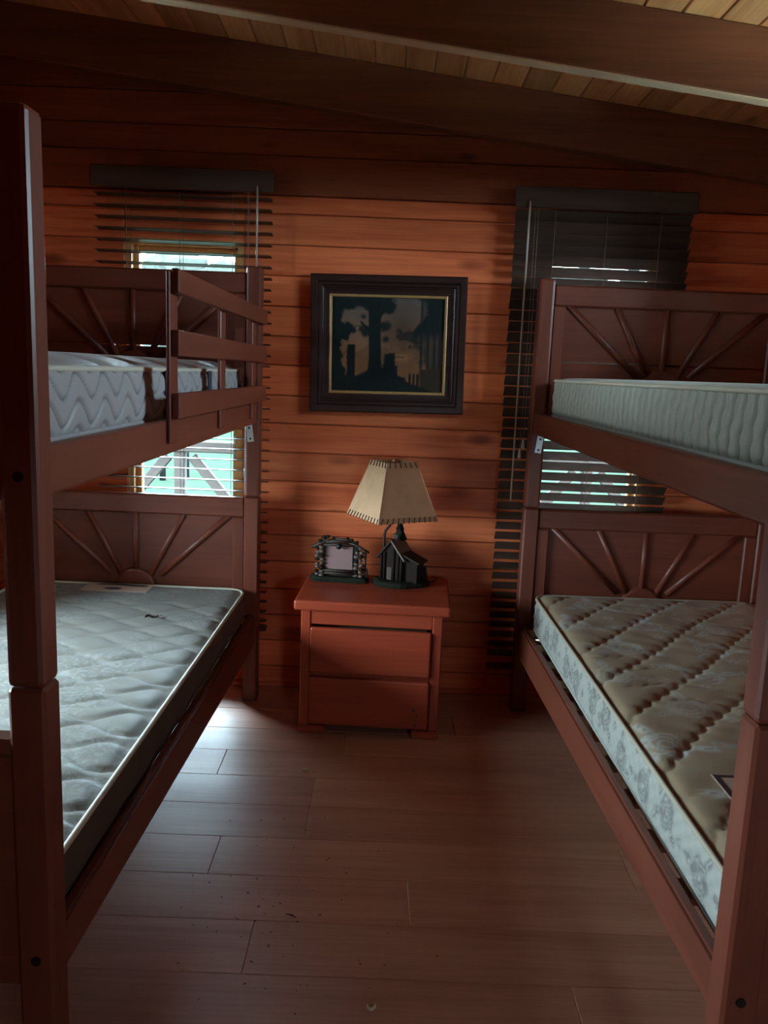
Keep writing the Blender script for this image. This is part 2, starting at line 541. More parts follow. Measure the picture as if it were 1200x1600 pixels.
# ceiling ----------------------------------------------------------
ang = math.atan(SLOPE)
xc0, xc1 = SIDE_X0 - .5, SIDE_X1 + .5
cv = []
for zz in (.020, .16):
    cv += [(xc0, REAR_Y - .3, ceil_z(xc0) + zz), (xc1, REAR_Y - .3, ceil_z(xc1) + zz), (xc1, WALL_Y + .65, ceil_z(xc1) + zz), (xc0, WALL_Y + .65, ceil_z(xc0) + zz)]
ceiling = struct(obj('ceiling', mesh('ceiling', cv, [(0, 3, 2, 1), (4, 5, 6, 7), (0, 1, 5, 4), (1, 2, 6, 5), (2, 3, 7, 6), (3, 0, 4, 7)]), M['roofmetal']))
CW = .1155
x = SIDE_X0 - .02
x0_shift = .139 - round((.139 - x) / CW) * CW
i = 0
while True:
    a = x0_shift + i * CW
    i += 1
    if a > SIDE_X1 + .02:
        break
    xm = a + CW / 2
    o = obj('plank', box_me(CW / math.cos(ang) - .003, WALL_Y - REAR_Y + .1, .018, .004, 'ceilY'), None, ceiling,
            (xm, (WALL_Y + REAR_Y) / 2, ceil_z(xm) + .010), (0, -ang, 0))
for yy in (3.43, 2.62, 1.81, 1.00, .19, -.62):
    xa, xb = SIDE_X0, SIDE_X1
    ya, yb = yy, yy + (.065 if yy > 3.2 else .052)
    v = []
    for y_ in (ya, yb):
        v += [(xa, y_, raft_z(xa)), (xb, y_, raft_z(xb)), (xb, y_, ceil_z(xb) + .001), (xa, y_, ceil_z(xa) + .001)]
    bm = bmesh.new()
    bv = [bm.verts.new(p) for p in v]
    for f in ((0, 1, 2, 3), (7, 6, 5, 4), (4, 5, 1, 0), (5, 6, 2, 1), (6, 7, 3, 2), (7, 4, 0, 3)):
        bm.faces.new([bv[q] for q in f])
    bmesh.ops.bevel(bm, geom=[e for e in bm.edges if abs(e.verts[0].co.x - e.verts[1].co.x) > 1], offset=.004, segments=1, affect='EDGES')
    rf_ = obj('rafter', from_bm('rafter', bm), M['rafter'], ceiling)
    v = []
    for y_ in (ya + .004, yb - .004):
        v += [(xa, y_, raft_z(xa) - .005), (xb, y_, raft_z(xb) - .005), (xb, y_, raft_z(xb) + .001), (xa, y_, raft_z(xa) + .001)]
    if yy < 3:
        obj('lit_edge_strip', mesh('lit_edge_strip', v, [(0, 1, 2, 3), (7, 6, 5, 4), (4, 5, 1, 0), (5, 6, 2, 1), (6, 7, 3, 2), (7, 4, 0, 3)]), M['lit_edge'], rf_)  # pale strip puts the lit underside of the rafter into colour

# base trim along the back wall
base = struct(box('baseboard_back', (SIDE_X0, SIDE_X1), (WALL_Y - .018, WALL_Y), (0, .022), 'pineX', None, .006))


# windows ----------------------------------------------------------
def window(n, w, handle_side):
    x0, x1, z0, z1 = w
    fr = .026
    y0, y1 = WALL_Y + .002, WALL_Y + .118
    root = struct(obj('window_%d' % n, boxes_me('frame', [
        (x0, x0 + fr, y0, y1, z0, z1), (x1 - fr, x1, y0, y1, z0, z1),
        (x0 + fr, x1 - fr, y0, y1, z0, z0 + fr), (x0 + fr, x1 - fr, y0, y1, z1 - fr, z1)]), M['framewood']))
    a0, a1, c0, c1 = x0 + fr, x1 - fr, z0 + fr, z1 - fr
    s = .020
    ya, yb = WALL_Y + .045, WALL_Y + .085
    box('sash_stile', (a0 + .001, a0 + s), (ya, yb), (c0, c1), 'framewood', root, .003)
    box('sash_stile', (a1 - s, a1 - .001), (ya, yb), (c0, c1), 'framewood', root, .003)
    box('sash_rail', (a0 + s, a1 - s), (ya, yb), (c0, c0 + s), 'framewood', root, .003)
    box('sash_rail', (a0 + s, a1 - s), (ya, yb), (c1 - s, c1), 'framewood', root, .003)
    box('pane', (a0 + s, a1 - s), (WALL_Y + .063, WALL_Y + .067), (c0 + s, c1 - s), 'glass', root, 0)
    hx = a1 - s / 2 if handle_side > 0 else a0 + s / 2
    h = box('window_handle', (hx - .007, hx + .007), (WALL_Y + .030, WALL_Y + .045), (1.05, 1.12), 'metal', root, .004)
    box('handle_lever', (-.006, .006), (-.022, -.010), (-.07, .01), 'metal', h, .004)
    return root


window(1, WIN_L, 1)
window(2, WIN_R, 1)
# unseen windows of the other walls; the last two are added for fill light
for n_, W_, cx_ in ((3, WIN_S, SIDE_X0 - .06), (4, WIN_E, SIDE_X1 + .06), (5, FILL_WIN_H, SIDE_X0 - .06), (6, FILL_WIN_B, None)):
    y0, y1, z0, z1 = W_
    fr, dp = .04, .057
    ym = (y0 + y1) / 2
    cc = REAR_Y - .06 if cx_ is None else cx_

    def wb_(name, a, b, c, d, dep, mat, parent):
        if cx_ is None:
            return box(name, (a, b), (cc - dep, cc + dep), (c, d), mat, parent, 0)
        return box(name, (cc - dep, cc + dep), (a, b), (c, d), mat, parent, 0)
    bl_ = [(y0, y0 + fr, z0, z1), (y1 - fr, y1, z0, z1), (y0 + fr, y1 - fr, z0, z0 + fr), (y0 + fr, y1 - fr, z1 - fr, z1)]
    bl_ = [((a, b, cc - dp, cc + dp, c, d) if cx_ is None else (cc - dp, cc + dp, a, b, c, d)) for a, b, c, d in bl_]
    w3 = struct(obj('window_%d' % n_, boxes_me('frame', bl_), M['framewood']))
    wb_('mullion', ym - .02, ym + .02, z0 + fr, z1 - fr, .025, 'framewood', w3)
    for a, b in ((y0 + fr, ym - .02), (ym + .02, y1 - fr)):
        wb_('pane', a, b, z0 + fr, z1 - fr, .002, 'glass', w3)

# ------------------------------------------------------------------ outdoors
ground = struct(obj('lawn', mesh('lawn', [(-140, -60, -.75), (140, -60, -.75), (140, 160, -.75), (-140, 160, -.75)], [(0, 1, 2, 3)]), M['grass']))
for n_, xa, xb in (('bounce_pad_left', -9, SIDE_X0 - .15), ('bounce_pad_right', SIDE_X1 + .15, 9)):
    struct(obj(n_, boxes_me('bounce_pad', [(xa, xb, -3, 3.4, -.76, -.70)]), M['bounce_pad']))  # pale pads added beside the house to bounce daylight into the side windows
deck = struct(obj('deck_floor', boxes_me('deck', [(-3.2, 3.2, WALL_Y + .13, 5.15, -.20, -.12)]), M['greywood']))
rail = thing('deck_railing', 'weathered wooden deck railing with diagonal braces outside the windows', 'railing', (0, 5.02, -.12))
box('top_rail', (-3.1, 3.1), (-.05, .05), (1.01, 1.08), 'greywood', rail, .006)
box('bottom_rail', (-3.1, 3.1), (-.03, .03), (.08, .14), 'greywood', rail, .006)
for px_ in (-2.52, -1.26, 0.0, 1.26, 2.52):
    box('railing_post', (px_ - .033, px_ + .033), (-.035, .035), (0, 1.01), 'greywood', rail, .005)
    for sg in (-1, 1):
        L_ = .80
        a_ = math.radians(50)
        cx, cz = px_ + sg * (.035 + .04 + math.cos(a_) * L_ / 2), 1.0 - math.sin(a_) * L_ / 2 - .02
        box('brace', (cx - L_ / 2, cx + L_ / 2), (-.022, .022), (cz - .030, cz + .030), 'greywood', rail, .004, rot=(0, sg * a_, 0))
for q, (fx, fy, lb) in enumerate(((-3.78, 15.5, 'thin dark fence post on the lawn just right of the railing post'),
                                  (-4.15, 15.2, 'thin dark fence post on the lawn behind the left diagonal brace'))):
    p = thing('fence_post', lb, 'fence post', (fx, fy, -.75), 0, 'fence posts on the lawn')
    tube('post_shaft', [(0, 0, 0), (0, 0, 1.25), (0, 0, 1.28)], [.06, .055, .03], 'bark', p, 8)
    tube('fence_wire_stub', [(-.3, -.06, .9), (0, -.06, .92), (.3, -.06, .9)], .006, 'iron', p, 5)
tree_spots = [(-20, 44, 8.6, 'leftmost broad leafy tree beyond the lawn'), (-13.5, 47, 8.9, 'tall leafy tree beyond the lawn behind left window'),
              (-7.6, 45, 8.2, 'rounded leafy tree beyond the lawn at left window edge'), (-2.2, 48, 9.0, 'leafy tree beyond the lawn between the two windows'),
              (2.9, 46, 8.5, 'leafy tree beyond the lawn just left of right window'), (9.0, 45, 8.8, 'tall leafy tree beyond the lawn behind right window'),
              (14.5, 47, 8.3, 'rounded leafy tree beyond the lawn at right window edge'), (20.5, 45, 8.9, 'rightmost broad leafy tree beyond the lawn')]
for tx, ty, th, lb in tree_spots:
    t = thing('leafy_tree', lb, 'tree', (tx, ty, -.75), 0, 'trees beyond the lawn')
    tube('trunk', [(0, 0, 0), (.1, 0, th * .3), (0, .1, th * .6)], [.28, .2, .1], 'bark', t, 8)
    bm = bmesh.new()
    for q in range(13):
        an = random.uniform(0, 6.28); rr = random.uniform(.3, 2.1)
        c = Vector((rr * math.cos(an), rr * math.sin(an), random.uniform(.28, .86) * th))
        g = bmesh.ops.create_icosphere(bm, subdivisions=2, radius=random.uniform(1.1, 1.7))
        for v in g['verts']:
            v.co = c + v.co * random.uniform(.74, 1.22)
    obj('crown', from_bm('crown', bm), M['leaves'], t)


# ------------------------------------------------------------------ bunk beds
def pbox(name, u, y, z, mat, parent, s, bev=.004, segs=1):
    return box(name, (s * u[0], s * u[1]), y, z, mat, parent, bev, segs=segs)


BW = 1.04


def burst(parent_bed, s, yF, z0, z1, slit):
    """sunburst headboard: returns its recessed panel, with frame pieces and rays as children"""
    u0, u1 = .0605, BW - .0605
    yf, yb = yF + .008, yF + .046
    yp = yF + .024
    uc = BW / 2
    top, st = .083, .050
    if slit:
        zs = 1.489
        hb = pbox('headboard', (u0 + .002, u1 - .002), (yp, yb), (zs + .0028, z1 - .004), 'bedX', parent_bed, s, .002)
        hb['label'] = 'sunburst headboard panel'
        oc = hb.location.copy()
        ch = pbox('lower_panel', (u0 + .002, u1 - .002), (yp, yb), (z0 + .002, zs - .0028), 'bedX', hb, s, .002)
        ch.location -= oc
    else:
        hb = pbox('headboard', (u0 + .002, u1 - .002), (yp, yb), (z0 + .002, z1 - .004), 'bedX', parent_bed, s, .002)
        hb['label'] = 'sunburst headboard panel'
        oc = hb.location.copy()

    def sub(name, u, y, z, mat, bev=.003):
        o = pbox(name, u, y, z, mat, hb, s, bev)
        o.location -= oc
        return o
    sub('top_rail', (u0, u1), (yf, yb + .001), (z1 - top, z1), 'bedX', .007)
    sub('frame_stile', (u0, u0 + st), (yf, yp + .004), (z0, z1 - top), 'bedZ', .005)
    sub('frame_stile', (u1 - st, u1), (yf, yp + .004), (z0, z1 - top), 'bedZ', .005)
    sub('bottom_rail', (u0 + st, u1 - st), (yf, yp + .004), (z0, z0 + .11), 'bedX', .005)
    zt = z1 - top
    zb = zt - .262
    tops = [(-.40, zt + .01), (-.205, zt + .01), (0, zt + .01), (.205, zt + .01), (.40, zt + .01)]
    bots = [(-.105, zb), (-.062, zb), (0, zb), (.062, zb), (.105, zb)]
    for (ta, tz), (ba, bz) in zip(tops, bots):
        P0 = Vector((s * (uc + ba), yp - .002, bz)); P1 = Vector((s * (uc + ta), yp - .002, tz))
        # rounded bar, half sunk into the panel
        V, Fc = tube_me([P0, P0.lerp(P1, .5), P1], .0125, 8)
        V = [Vector((v.x, yp + (v.y - yp) * .85, v.z)) - oc for v in V]
        obj('ray', mesh('ray', V, Fc, True), M['bedZ'], hb)
    # half-round hub
    V, Fc = [], []
    n = 14
    for yy, rr in ((yp + .002, .088), (yp - .012, .083), (yp - .016, .074)):
        for q in range(n + 1):
            an = math.pi * q / n
            V.append(Vector((s * (uc + rr * math.cos(an)), yy, zb - .055 + rr * .95 * math.sin(an))) - oc)
    for lv in range(2):
        for q in range(n):
            b0 = lv * (n + 1)
            Fc.append((b0 + q, b0 + q + 1, b0 + n + 1 + q + 1, b0 + n + 1 + q))
    Fc.append(tuple(range(2 * (n + 1), 3 * (n + 1))))
    obj('sun_hub', mesh('sun_hub', V, Fc), M['bedX'], hb)
    return hb


def bunk(label, s, loc, rot, LEN, guard):
    bed = thing('bunk_bed', label, 'bunk bed', loc, rot, 'bunk beds')
    P = .062
    yh = LEN            # front of the head posts
    for u in ((0, P), (BW - P, BW)):
        for y in ((0, P), (yh, yh + P)):
            pbox('post', u, y, (0, .889), 'bedZ', bed, s, .006)
            pbox('post', u, y, (.8905, 1.81 if y[0] > 1 else 1.785), 'bedZ', bed, s, .010, 2)
    burst(bed, s, yh, .335, .886, False)
    burst(bed, s, yh, 1.195, 1.788, True)
    for z0, z1 in ((.335, .795), (1.195, 1.765)):
        fb = pbox('footboard', (P - .001, BW - P + .001), (.012, .046), (z0, z1 - .03), 'bedX', bed, s, .003)
        o = pbox('cap_rail', (P, BW - P), (.008, .052), (z1 - .03, z1), 'bedX', fb, s, .006)
        o.location -= fb.location
    # side rails: lower pair slopes a touch to the head, upper pair level
    for side in (0, 1):
        ua, ub = (.012, .040) if side == 0 else (BW - .040, BW - .012)
        v = []
        for y_, zb, zt in ((P - .002, .318, .414), (yh + .002, .248, .390)):
            v += [(s * ua, y_, zb), (s * ub, y_, zb), (s * ub, y_, zt), (s * ua, y_, zt)]
        bm = bmesh.new()
        bv = [bm.verts.new(p) for p in v]
        for f in ((0, 3, 2, 1), (4, 5, 6, 7), (0, 1, 5, 4), (1, 2, 6, 5), (2, 3, 7, 6), (3, 0, 4, 7)):
            bm.faces.new([bv[q] for q in f])
        bmesh.ops.bevel(bm, geom=[e for e in bm.edges if abs(e.verts[0].co.y - e.verts[1].co.y) > 1], offset=.007, segments=2, affect='EDGES')
        obj('side_rail', from_bm('side_rail', bm), M['bedY'], bed)
        pbox('side_rail', (ua, ub), (P - .002, yh + .002), (1.196, 1.281), 'bedY', bed, s, .007, 2)
        # ledger strips that carry the slats
        uu = (ub, ub + .022) if side == 0 else (ua - .022, ua)
        pbox('ledger', uu, (P + .02, yh - .02), (.335, .366), 'bedY', bed, s)
        pbox('ledger', uu, (P + .02, yh - .02), (1.215, 1.246), 'bedY', bed, s)
    for zt in (.366, 1.246):
        for q in range(11):
            y_ = .14 + q * (yh - .22) / 10
            pbox('slat', (.042, BW - .042), (y_ - .035, y_ + .035), (zt, zt + .018), 'slatwood', bed, s, .002)
    # bolts on the foot posts, corner brackets under the upper rail
    for u in (.030, BW - .030):
        for z in (.395, 1.238):
            V, Fc = tube_me([(0, -.003, 0), (0, .006, 0)], .0085, 12)
            obj('bolt', mesh('bolt', V, Fc), M['bolt'], bed, (s * u, 0, z))
    for y_, sgn in ((yh, -1), (P, 1)):
        br = box('corner_bracket', (-.013, .013), (-.0015, .0015), (-.035, .035), 'metal', bed, .0005)
        br.location = (s * .040, y_ + sgn * .0035, 1.155)
        br.rotation_euler = (0, s * .12, 0)
        for zz in (-.022, .022):
            V, Fc = tube_me([(0, 0, 0), (0, sgn * .002, 0)], .0045, 10)
            obj('screw', mesh('screw', V, Fc), M['bolt'], br, (0, sgn * .002, zz))
    if guard:
        for z0, z1 in ((1.588, 1.646), (1.440, 1.502), (1.287, 1.349)):
            pbox('guard_board', (-.019, .0005), (yh - 1.30, yh + .035), (z0, z1), 'bedY', bed, s, .004, 2)
        for y_ in (yh - 1.272, yh - .70, yh - .14):
            pbox('guard_post', (.001, .020 if y_ > yh - .3 else .0118), (y_ - .035, y_ + .035), (1.225, 1.640), 'bedZ', bed, s, .003)
    return bed


L_LOC, L_ROT, L_LEN = (-.5357, 1.25, 0), -.0136, 2.06
R_LOC, R_ROT, R_LEN = (.6085, 1.215, 0), .0088, 2.095
bunk('red-brown wooden bunk bed on the left with short guard rail', -1, L_LOC, L_ROT, L_LEN, True)
bunk('red-brown wooden bunk bed on the right without a guard rail', 1, R_LOC, R_ROT, R_LEN, False)


# ------------------------------------------------------------------ mattresses
def rr_outline(W, L, r, n=8, step=.02):
    """closed rounded rectangle, counted from the aisle side, points in order"""
    pts = []
    corners = [(W - r, L - r, 0), (r, L - r, 90), (r, r, 180), (W - r, r, 270)]
    for ci, (cx, cy, a0) in enumerate(corners):
        for q in range(n + 1):
            an = math.radians(a0 + 90 * q / n)
            pts.append((cx + r * math.cos(an), cy + r * math.sin(an)))
        nx_ = corners[(ci + 1) % 4]
        an = math.radians(nx_[2])
        e = (nx_[0] + r * math.cos(an), nx_[1] + r * math.sin(an))
        p = pts[-1]
        d = math.hypot(e[0] - p[0], e[1] - p[1])
        m_ = int(d / step)
        for q in range(1, m_):
            t = q / m_
            pts.append((p[0] + (e[0] - p[0]) * t, p[1] + (e[1] - p[1]) * t))
    return np.array(pts)


def set_pat(me, vals):
    a = me.attributes.new('pat', 'FLOAT', 'POINT')
    a.data.foreach_set('value', np.asarray(vals, dtype=np.float32))


def mattress(name, label, loc, rot, s, W, L, H, top_fn, side_fn, mats, r=.07, res=.010, crown=.012, piping_r=.0065, side_step=.012, rows_n=22):
    """local frame: x = s * across from the aisle, y = along the bed, z up from the mattress bottom"""
    root = thing(name, label, 'mattress', loc, rot, 'bare mattresses')
    nx, ny = int(W / res), int(L / res)
    b = np.linspace(0, L, ny + 1)
    dd = np.maximum(0, np.maximum(r - b, b - (L - r)))
    inset = r - np.sqrt(np.maximum(0, r * r - dd * dd))
    uu = np.linspace(0, 1, nx + 1)
    A = inset[:, None] + (W - 2 * inset[:, None]) * uu[None, :]
    B = np.repeat(b[:, None], nx + 1, 1)
    edge = np.minimum(np.minimum(A - inset[:, None], W - inset[:, None] - A), np.minimum(B, L - B))
    fall = 1 - np.exp(-(np.maximum(edge, 0) / .030) ** 1.5)
    h, pat = top_fn(A, B)
    Z = H - crown * (1 - fall) + h * np.clip(edge / .03, 0, 1)
    V = np.stack([s * A, B, Z], -1).reshape(-1, 3)
    idx = np.arange((ny + 1) * (nx + 1)).reshape(ny + 1, nx + 1)
    q = np.stack([idx[:-1, :-1], idx[:-1, 1:], idx[1:, 1:], idx[1:, :-1]], -1).reshape(-1, 4)
    if s < 0:
        q = q[:, ::-1]
    me = mesh('top_panel', V, q, True)
    set_pat(me, pat.reshape(-1))
    obj('top_panel', me, mats[0], root)
    # sides
    O = rr_outline(W, L, r, step=side_step)
    n = len(O)
    nxt, prv = np.roll(O, -1, 0), np.roll(O, 1, 0)
    T = nxt - prv
    T /= np.linalg.norm(T, axis=1)[:, None]
    Nrm = np.stack([T[:, 1], -T[:, 0]], -1)
    cum = np.concatenate([[0], np.cumsum(np.linalg.norm(np.diff(O, axis=0), axis=1))])
    zz = np.linspace(0, 1, rows_n + 1)
    Hs = H - crown
    zrow = zz * Hs
    S_, Zr = np.meshgrid(cum, zrow)
    hd, pt = side_fn(S_, Zr, Hs, O)
    bul = .006 * np.sin(np.pi * zz)[:, None] + hd
    roundb = -.018 * np.exp(-(zrow / .012) ** 2)[:, None]
    bul = bul + roundb
    X = O[None, :, 0] + Nrm[None, :, 0] * bul
    Y = O[None, :, 1] + Nrm[None, :, 1] * bul
    V = np.stack([s * X, Y, Zr], -1).reshape(-1, 3)
    idx = np.arange((rows_n + 1) * n).reshape(rows_n + 1, n)
    nx2 = np.roll(idx, -1, 1)
    q = np.stack([idx[:-1], nx2[:-1], nx2[1:], idx[1:]], -1).reshape(-1, 4)
    if s < 0:
        q = q[:, ::-1]
    q = [tuple(f) for f in q]
    bot = tuple(range(n))
    q.append(bot if s < 0 else bot[::-1])
    me = mesh('side_panel', V, q, True)
    set_pat(me, pt.reshape(-1))
    obj('side_panel', me, mats[1], root)
    for zp in (Hs + .001, .012):
        pp = [(s * p[0], p[1], zp) for p in O[::2]]
        V, Fc = tube_me(pp, piping_r if zp > .02 else piping_r * .8, 8, True)
        obj('piping', mesh('piping', V, Fc, True), mats[2] if zp > .02 else mats[1], root)
    return root


def groove(d, w, depth):
    return -depth * np.exp(-(d / w) ** 2)


def no_side(S_, Z_, H_, O_):
    n1 = .002 * np.sin(S_ * 23 + Z_ * 9) * np.sin(S_ * 7.3)
    return n1, np.zeros_like(S_)


def top_ll(A, B):
    sp, lam, am = .084, .215, .026
    h = np.zeros_like(A)
    Bw = B + .006 * np.sin(A * 9 + B * 5)
    for k_ in range(-1, int(2.1 / sp) + 2):
        yk = k_ * sp + am * np.sin(2 * np.pi * A / lam + np.pi * k_) + .004 * np.sin(13 * A + k_)
        h += groove(Bw - yk, .0065, .0062) + groove(Bw - yk, .022, .0034)
    h += .0014 * np.sin(A * 31 + 3 * np.sin(B * 17)) * np.sin(B * 47)
    h += .004
    # plain band at the head end
    f = np.clip((1.80 - B) / .12, .0, 1)
    return h * f, np.zeros_like(A)


def stamp_motifs(A, B, n_, seed, scale=1.0):
    """outlined roses with leaves, and small rosettes between, as a damask print"""
    r_ = np.random.default_rng(seed)
    pat = np.zeros_like(A)

    def put(mask_fn, cx, cy, R):
        sel = (np.abs(A - cx) < R * 1.6) & (np.abs(B - cy) < R * 1.6)
        if not sel.any():
            return
        dx, dy = A[sel] - cx, B[sel] - cy
        pat[sel] = np.maximum(pat[sel], mask_fn(dx, dy))
    gx, gy = .27 * scale, .25 * scale
    amin, amax, bmin, bmax = A.min(), A.max(), B.min(), B.max()
    iy = 0
    y = bmin + .08
    while y < bmax + .1:
        x = amin + .06 + (.5 * gx if iy % 2 else 0)
        while x < amax + .1:
            cx, cy = x + r_.uniform(-.02, .02), y + r_.uniform(-.02, .02)
            R = .062 * scale
            ph = r_.uniform(0, 6.28)

            def rose(dx, dy):
                rad, th = np.hypot(dx, dy), np.arctan2(dy, dx) + ph
                m_ = np.zeros_like(rad)
                for q, (rf, npet) in enumerate(((1.0, 5), (.66, 4), (.34, 3))):
                    rr_ = R * rf * (.82 + .18 * np.abs(np.cos(npet * th / 2 + q)))
                    m_ = np.maximum(m_, np.exp(-((rad - rr_) / .0045) ** 2))
                lo = np.exp(-(((rad - .8 * R) / .012) ** 2)) * (np.sin(th * 2 + 1) > .55)
                return np.maximum(m_, lo)
            put(rose, cx, cy, R)
            for q in range(3):
                la = ph + q * 2.1 + .6
                lx, ly = cx + math.cos(la) * R * 1.55, cy + math.sin(la) * R * 1.55

                def leaf(dx, dy, la=la):
                    u_, v_ = dx * math.cos(la) + dy * math.sin(la), -dx * math.sin(la) + dy * math.cos(la)
                    e = (u_ / (.042 * scale)) ** 2 + (v_ / (.019 * scale)) ** 2
                    return np.clip(1.15 - e, 0, 1) * (np.abs(v_) > .002)
                put(leaf, lx, ly, .05 * scale)
            # rosette
            sx, sy = cx + gx * .5, cy + r_.uniform(-.03, .03)

            def small(dx, dy):
                rad, th = np.hypot(dx, dy), np.arctan2(dy, dx)
                return np.exp(-((rad - .016 * scale * (.8 + .25 * np.cos(5 * th))) / .004) ** 2)
            put(small, sx, sy, .03 * scale)
            put(small, sx + .02, sy + gy * .45, .03 * scale)
            x += gx
        y += gy
        iy += 1
    return np.clip(pat, 0, 1)


def top_lr(A, B):
    a_ = math.radians(50)
    t = A * math.cos(a_) + B * math.sin(a_)
    d = -A * math.sin(a_) + B * math.cos(a_)
    sp = .172
    scal = .013 * np.abs(np.sin(np.pi * t / .062)) + .008 * np.sin(t * 7)
    dk = (d + scal + .05) / sp
    dist = np.abs(dk - np.round(dk)) * sp
    h = groove(dist, .005, .0040) + groove(dist, .022, .0026)
    sp2 = .125
    w = B + .020 * np.sin(A * 20) + .012 * np.abs(np.sin(np.pi * A / .05))
    d2 = np.abs(w / sp2 - np.round(w / sp2)) * sp2
    h += groove(d2, .006, .0034) * np.clip(.45 + .8 * np.sin(A * 9 + B * 6), 0, 1)
    h += .0012 * np.sin(37 * A + 4 * np.sin(9 * B)) * np.sin(29 * B)
    return h + .004, stamp_motifs(A, B, 0, 3) * (.55 + .45 * (np.sin(A * 6 + B * 4) > -.3))


def side_lr(S_, Z_, H_, O_):
    pat = stamp_motifs(S_, Z_ * 1.0, 0, 11, .62)
    g = .002 * np.sin(S_ * 120) * np.sin(Z_ * 160) - .003 * np.exp(-((Z_ - H_ * .5 - .012 * np.sin(S_ * 40)) / .006) ** 2)
    return g, pat


def side_ur(S_, Z_, H_, O_):
    sp = .048
    w = S_ + .004 * np.sin(Z_ * 38 + S_ * 5)
    d = np.abs(w / sp - np.round(w / sp)) * sp
    return groove(d, .0075, .011) + .0015 * np.sin(Z_ * 130 + S_ * 50), np.clip(np.exp(-(d / .0042) ** 2), 0, 1)


def side_ul(S_, Z_, H_, O_):
    h = np.zeros_like(S_)
    p = np.zeros_like(S_)
    tri = np.abs(((S_ / .145) % 1) * 2 - 1)
    tri = tri * tri * (3 - 2 * tri)
    for k_ in range(-1, 4):
        zc = -.022 + k_ * .052 + .050 * tri
        d = np.abs(Z_ - zc)
        h += groove(d, .0055, .006)
        p = np.maximum(p, np.exp(-(d / .0035) ** 2) * .8)
    return h + .003, p


def top_ul(A, B):
    t = B * .8 + A * .6
    d = np.abs(t / .20 - np.round(t / .20)) * .20
    h = groove(d, .022, .020) + groove(d, .008, .008)
    return h + .022 * np.clip(np.sin(np.pi * np.clip(A / .94, 0, 1)) * 3, 0, 1), np.zeros_like(A)


def top_ur(A, B):
    d = np.abs(B / .06 - np.round(B / .06)) * .06
    return groove(d, .007, .004) + .003 * np.sin(A * 12), np.exp(-(d / .003) ** 2) * .4


def bed_pt(loc, rot, s, u, y, z):
    c, sn = math.cos(rot), math.sin(rot)
    X, Y = s * u, y
    return (loc[0] + X * c - Y * sn, loc[1] + X * sn + Y * c, loc[2] + z)


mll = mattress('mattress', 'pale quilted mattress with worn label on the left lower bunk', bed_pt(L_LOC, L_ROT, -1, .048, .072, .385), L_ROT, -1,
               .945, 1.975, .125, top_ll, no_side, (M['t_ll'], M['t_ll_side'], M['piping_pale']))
mlr = mattress('mattress', 'brown floral mattress with diagonal quilting on the right lower bunk', bed_pt(R_LOC, R_ROT, 1, .060, .080, .385), R_ROT, 1,
               .92, 2.00, .150, top_lr, side_lr, (M['t_lr'], M['t_lr_side'], M['piping_brown']), res=.0075, side_step=.006)
mur = mattress('mattress', 'grey-green mattress with vertical channel sides on the right upper bunk', bed_pt(R_LOC, R_ROT, 1, .072, .085, 1.2645), R_ROT, 1,
               .90, 1.985, .160, top_ur, side_ur, (M['t_ur'], M['t_ur'], M['piping_pale']), r=.05, side_step=.005)
mul = mattress('mattress', 'grey pillow-top mattress with wavy stitched sides on the left upper bunk', bed_pt(L_LOC, L_ROT, -1, .070, .085, 1.2645), L_ROT, -1,
               .90, 1.95, .150, top_ul, side_ul, (M['t_ul_top'], M['t_ul'], M['piping_pale']), side_step=.006, rows_n=40)
# dark upright bands on the side of the left upper mattress, its label and the lower one's printed label
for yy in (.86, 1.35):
    box('side_band', (-.0015, .0015), (yy - .022, yy + .022), (.004, .136), 'dark_band', mul, .0008).location = (.0095, yy, .072)
lab = box('label', (-.645, -.375), (1.832, 1.952), (.1252, .1264), 'labelcloth', mll, .0004)
lab['label'] = 'worn printed cloth label'
V, Fc = [], []
n = 40
for q in range(n + 1):
    t = q / n
    xx = -.105 + .22 * t
    yc = .038 + .006 * math.sin(t * 5)
    hw = .010 * min(1, 6 * t, 8 * (1 - t) + .3) + .004
    V += [(xx, yc - hw, .0009), (xx, yc + hw, .0009)]
for q in range(n):
    Fc.append((2 * q, 2 * q + 2, 2 * q + 3, 2 * q + 1))
obj('label_band', mesh('label_band', V, Fc), M['labelink'], lab)
V = [(-.012 + .036 * math.cos(2 * math.pi * q / 24), -.020 + .020 * math.sin(2 * math.pi * q / 24), .0009) for q in range(24)]
obj('label_oval', mesh('label_oval', V, [tuple(range(24))]), M['labelink'], lab)
# sewn tag near the foot of the right lower mattress
tg = box('sewn_tag', (.115, .30), (.335, .445), (.1540, .1555), 'labelcloth', mlr, .0004)
box('tag_border', (-.090, .090), (.040, .052), (.0009, .0013), 'labelink', tg, .0002)
box('tag_border', (-.090, -.078), (-.052, .040), (.0009, .0013), 'labelink', tg, .0002)
# dry leaf on the left lower mattress
lp = bed_pt(L_LOC, L_ROT, -1, .30, 1.57, .5125)
lf = thing('dried_leaf', 'small curled dark dry leaf lying on the pale left lower mattress', 'leaf', lp, .5)
V, Fc = [], []
for q in range(9):
    t = q / 8
    w = .011 * math.sin(math.pi * t) ** .7 + .0012
    for e in (-1, -.4, .4, 1):
        V.append((.048 * (t - .5), w * e, .003 + .007 * e * e + .004 * math.sin(t * 7) + .0))
for q in range(8):
    for e in range(3):
        Fc.append((q * 4 + e, q * 4 + e + 1, q * 4 + 5 + e, q * 4 + 4 + e))
obj('leaf_blade', mesh('leaf_blade', V, Fc, True), M['darkchip'], lf)
tube('leaf_stalk', [(.022, 0, .004), (.032, .003, .006), (.040, .008, .004)], .0012, 'darkchip', lf, 5)


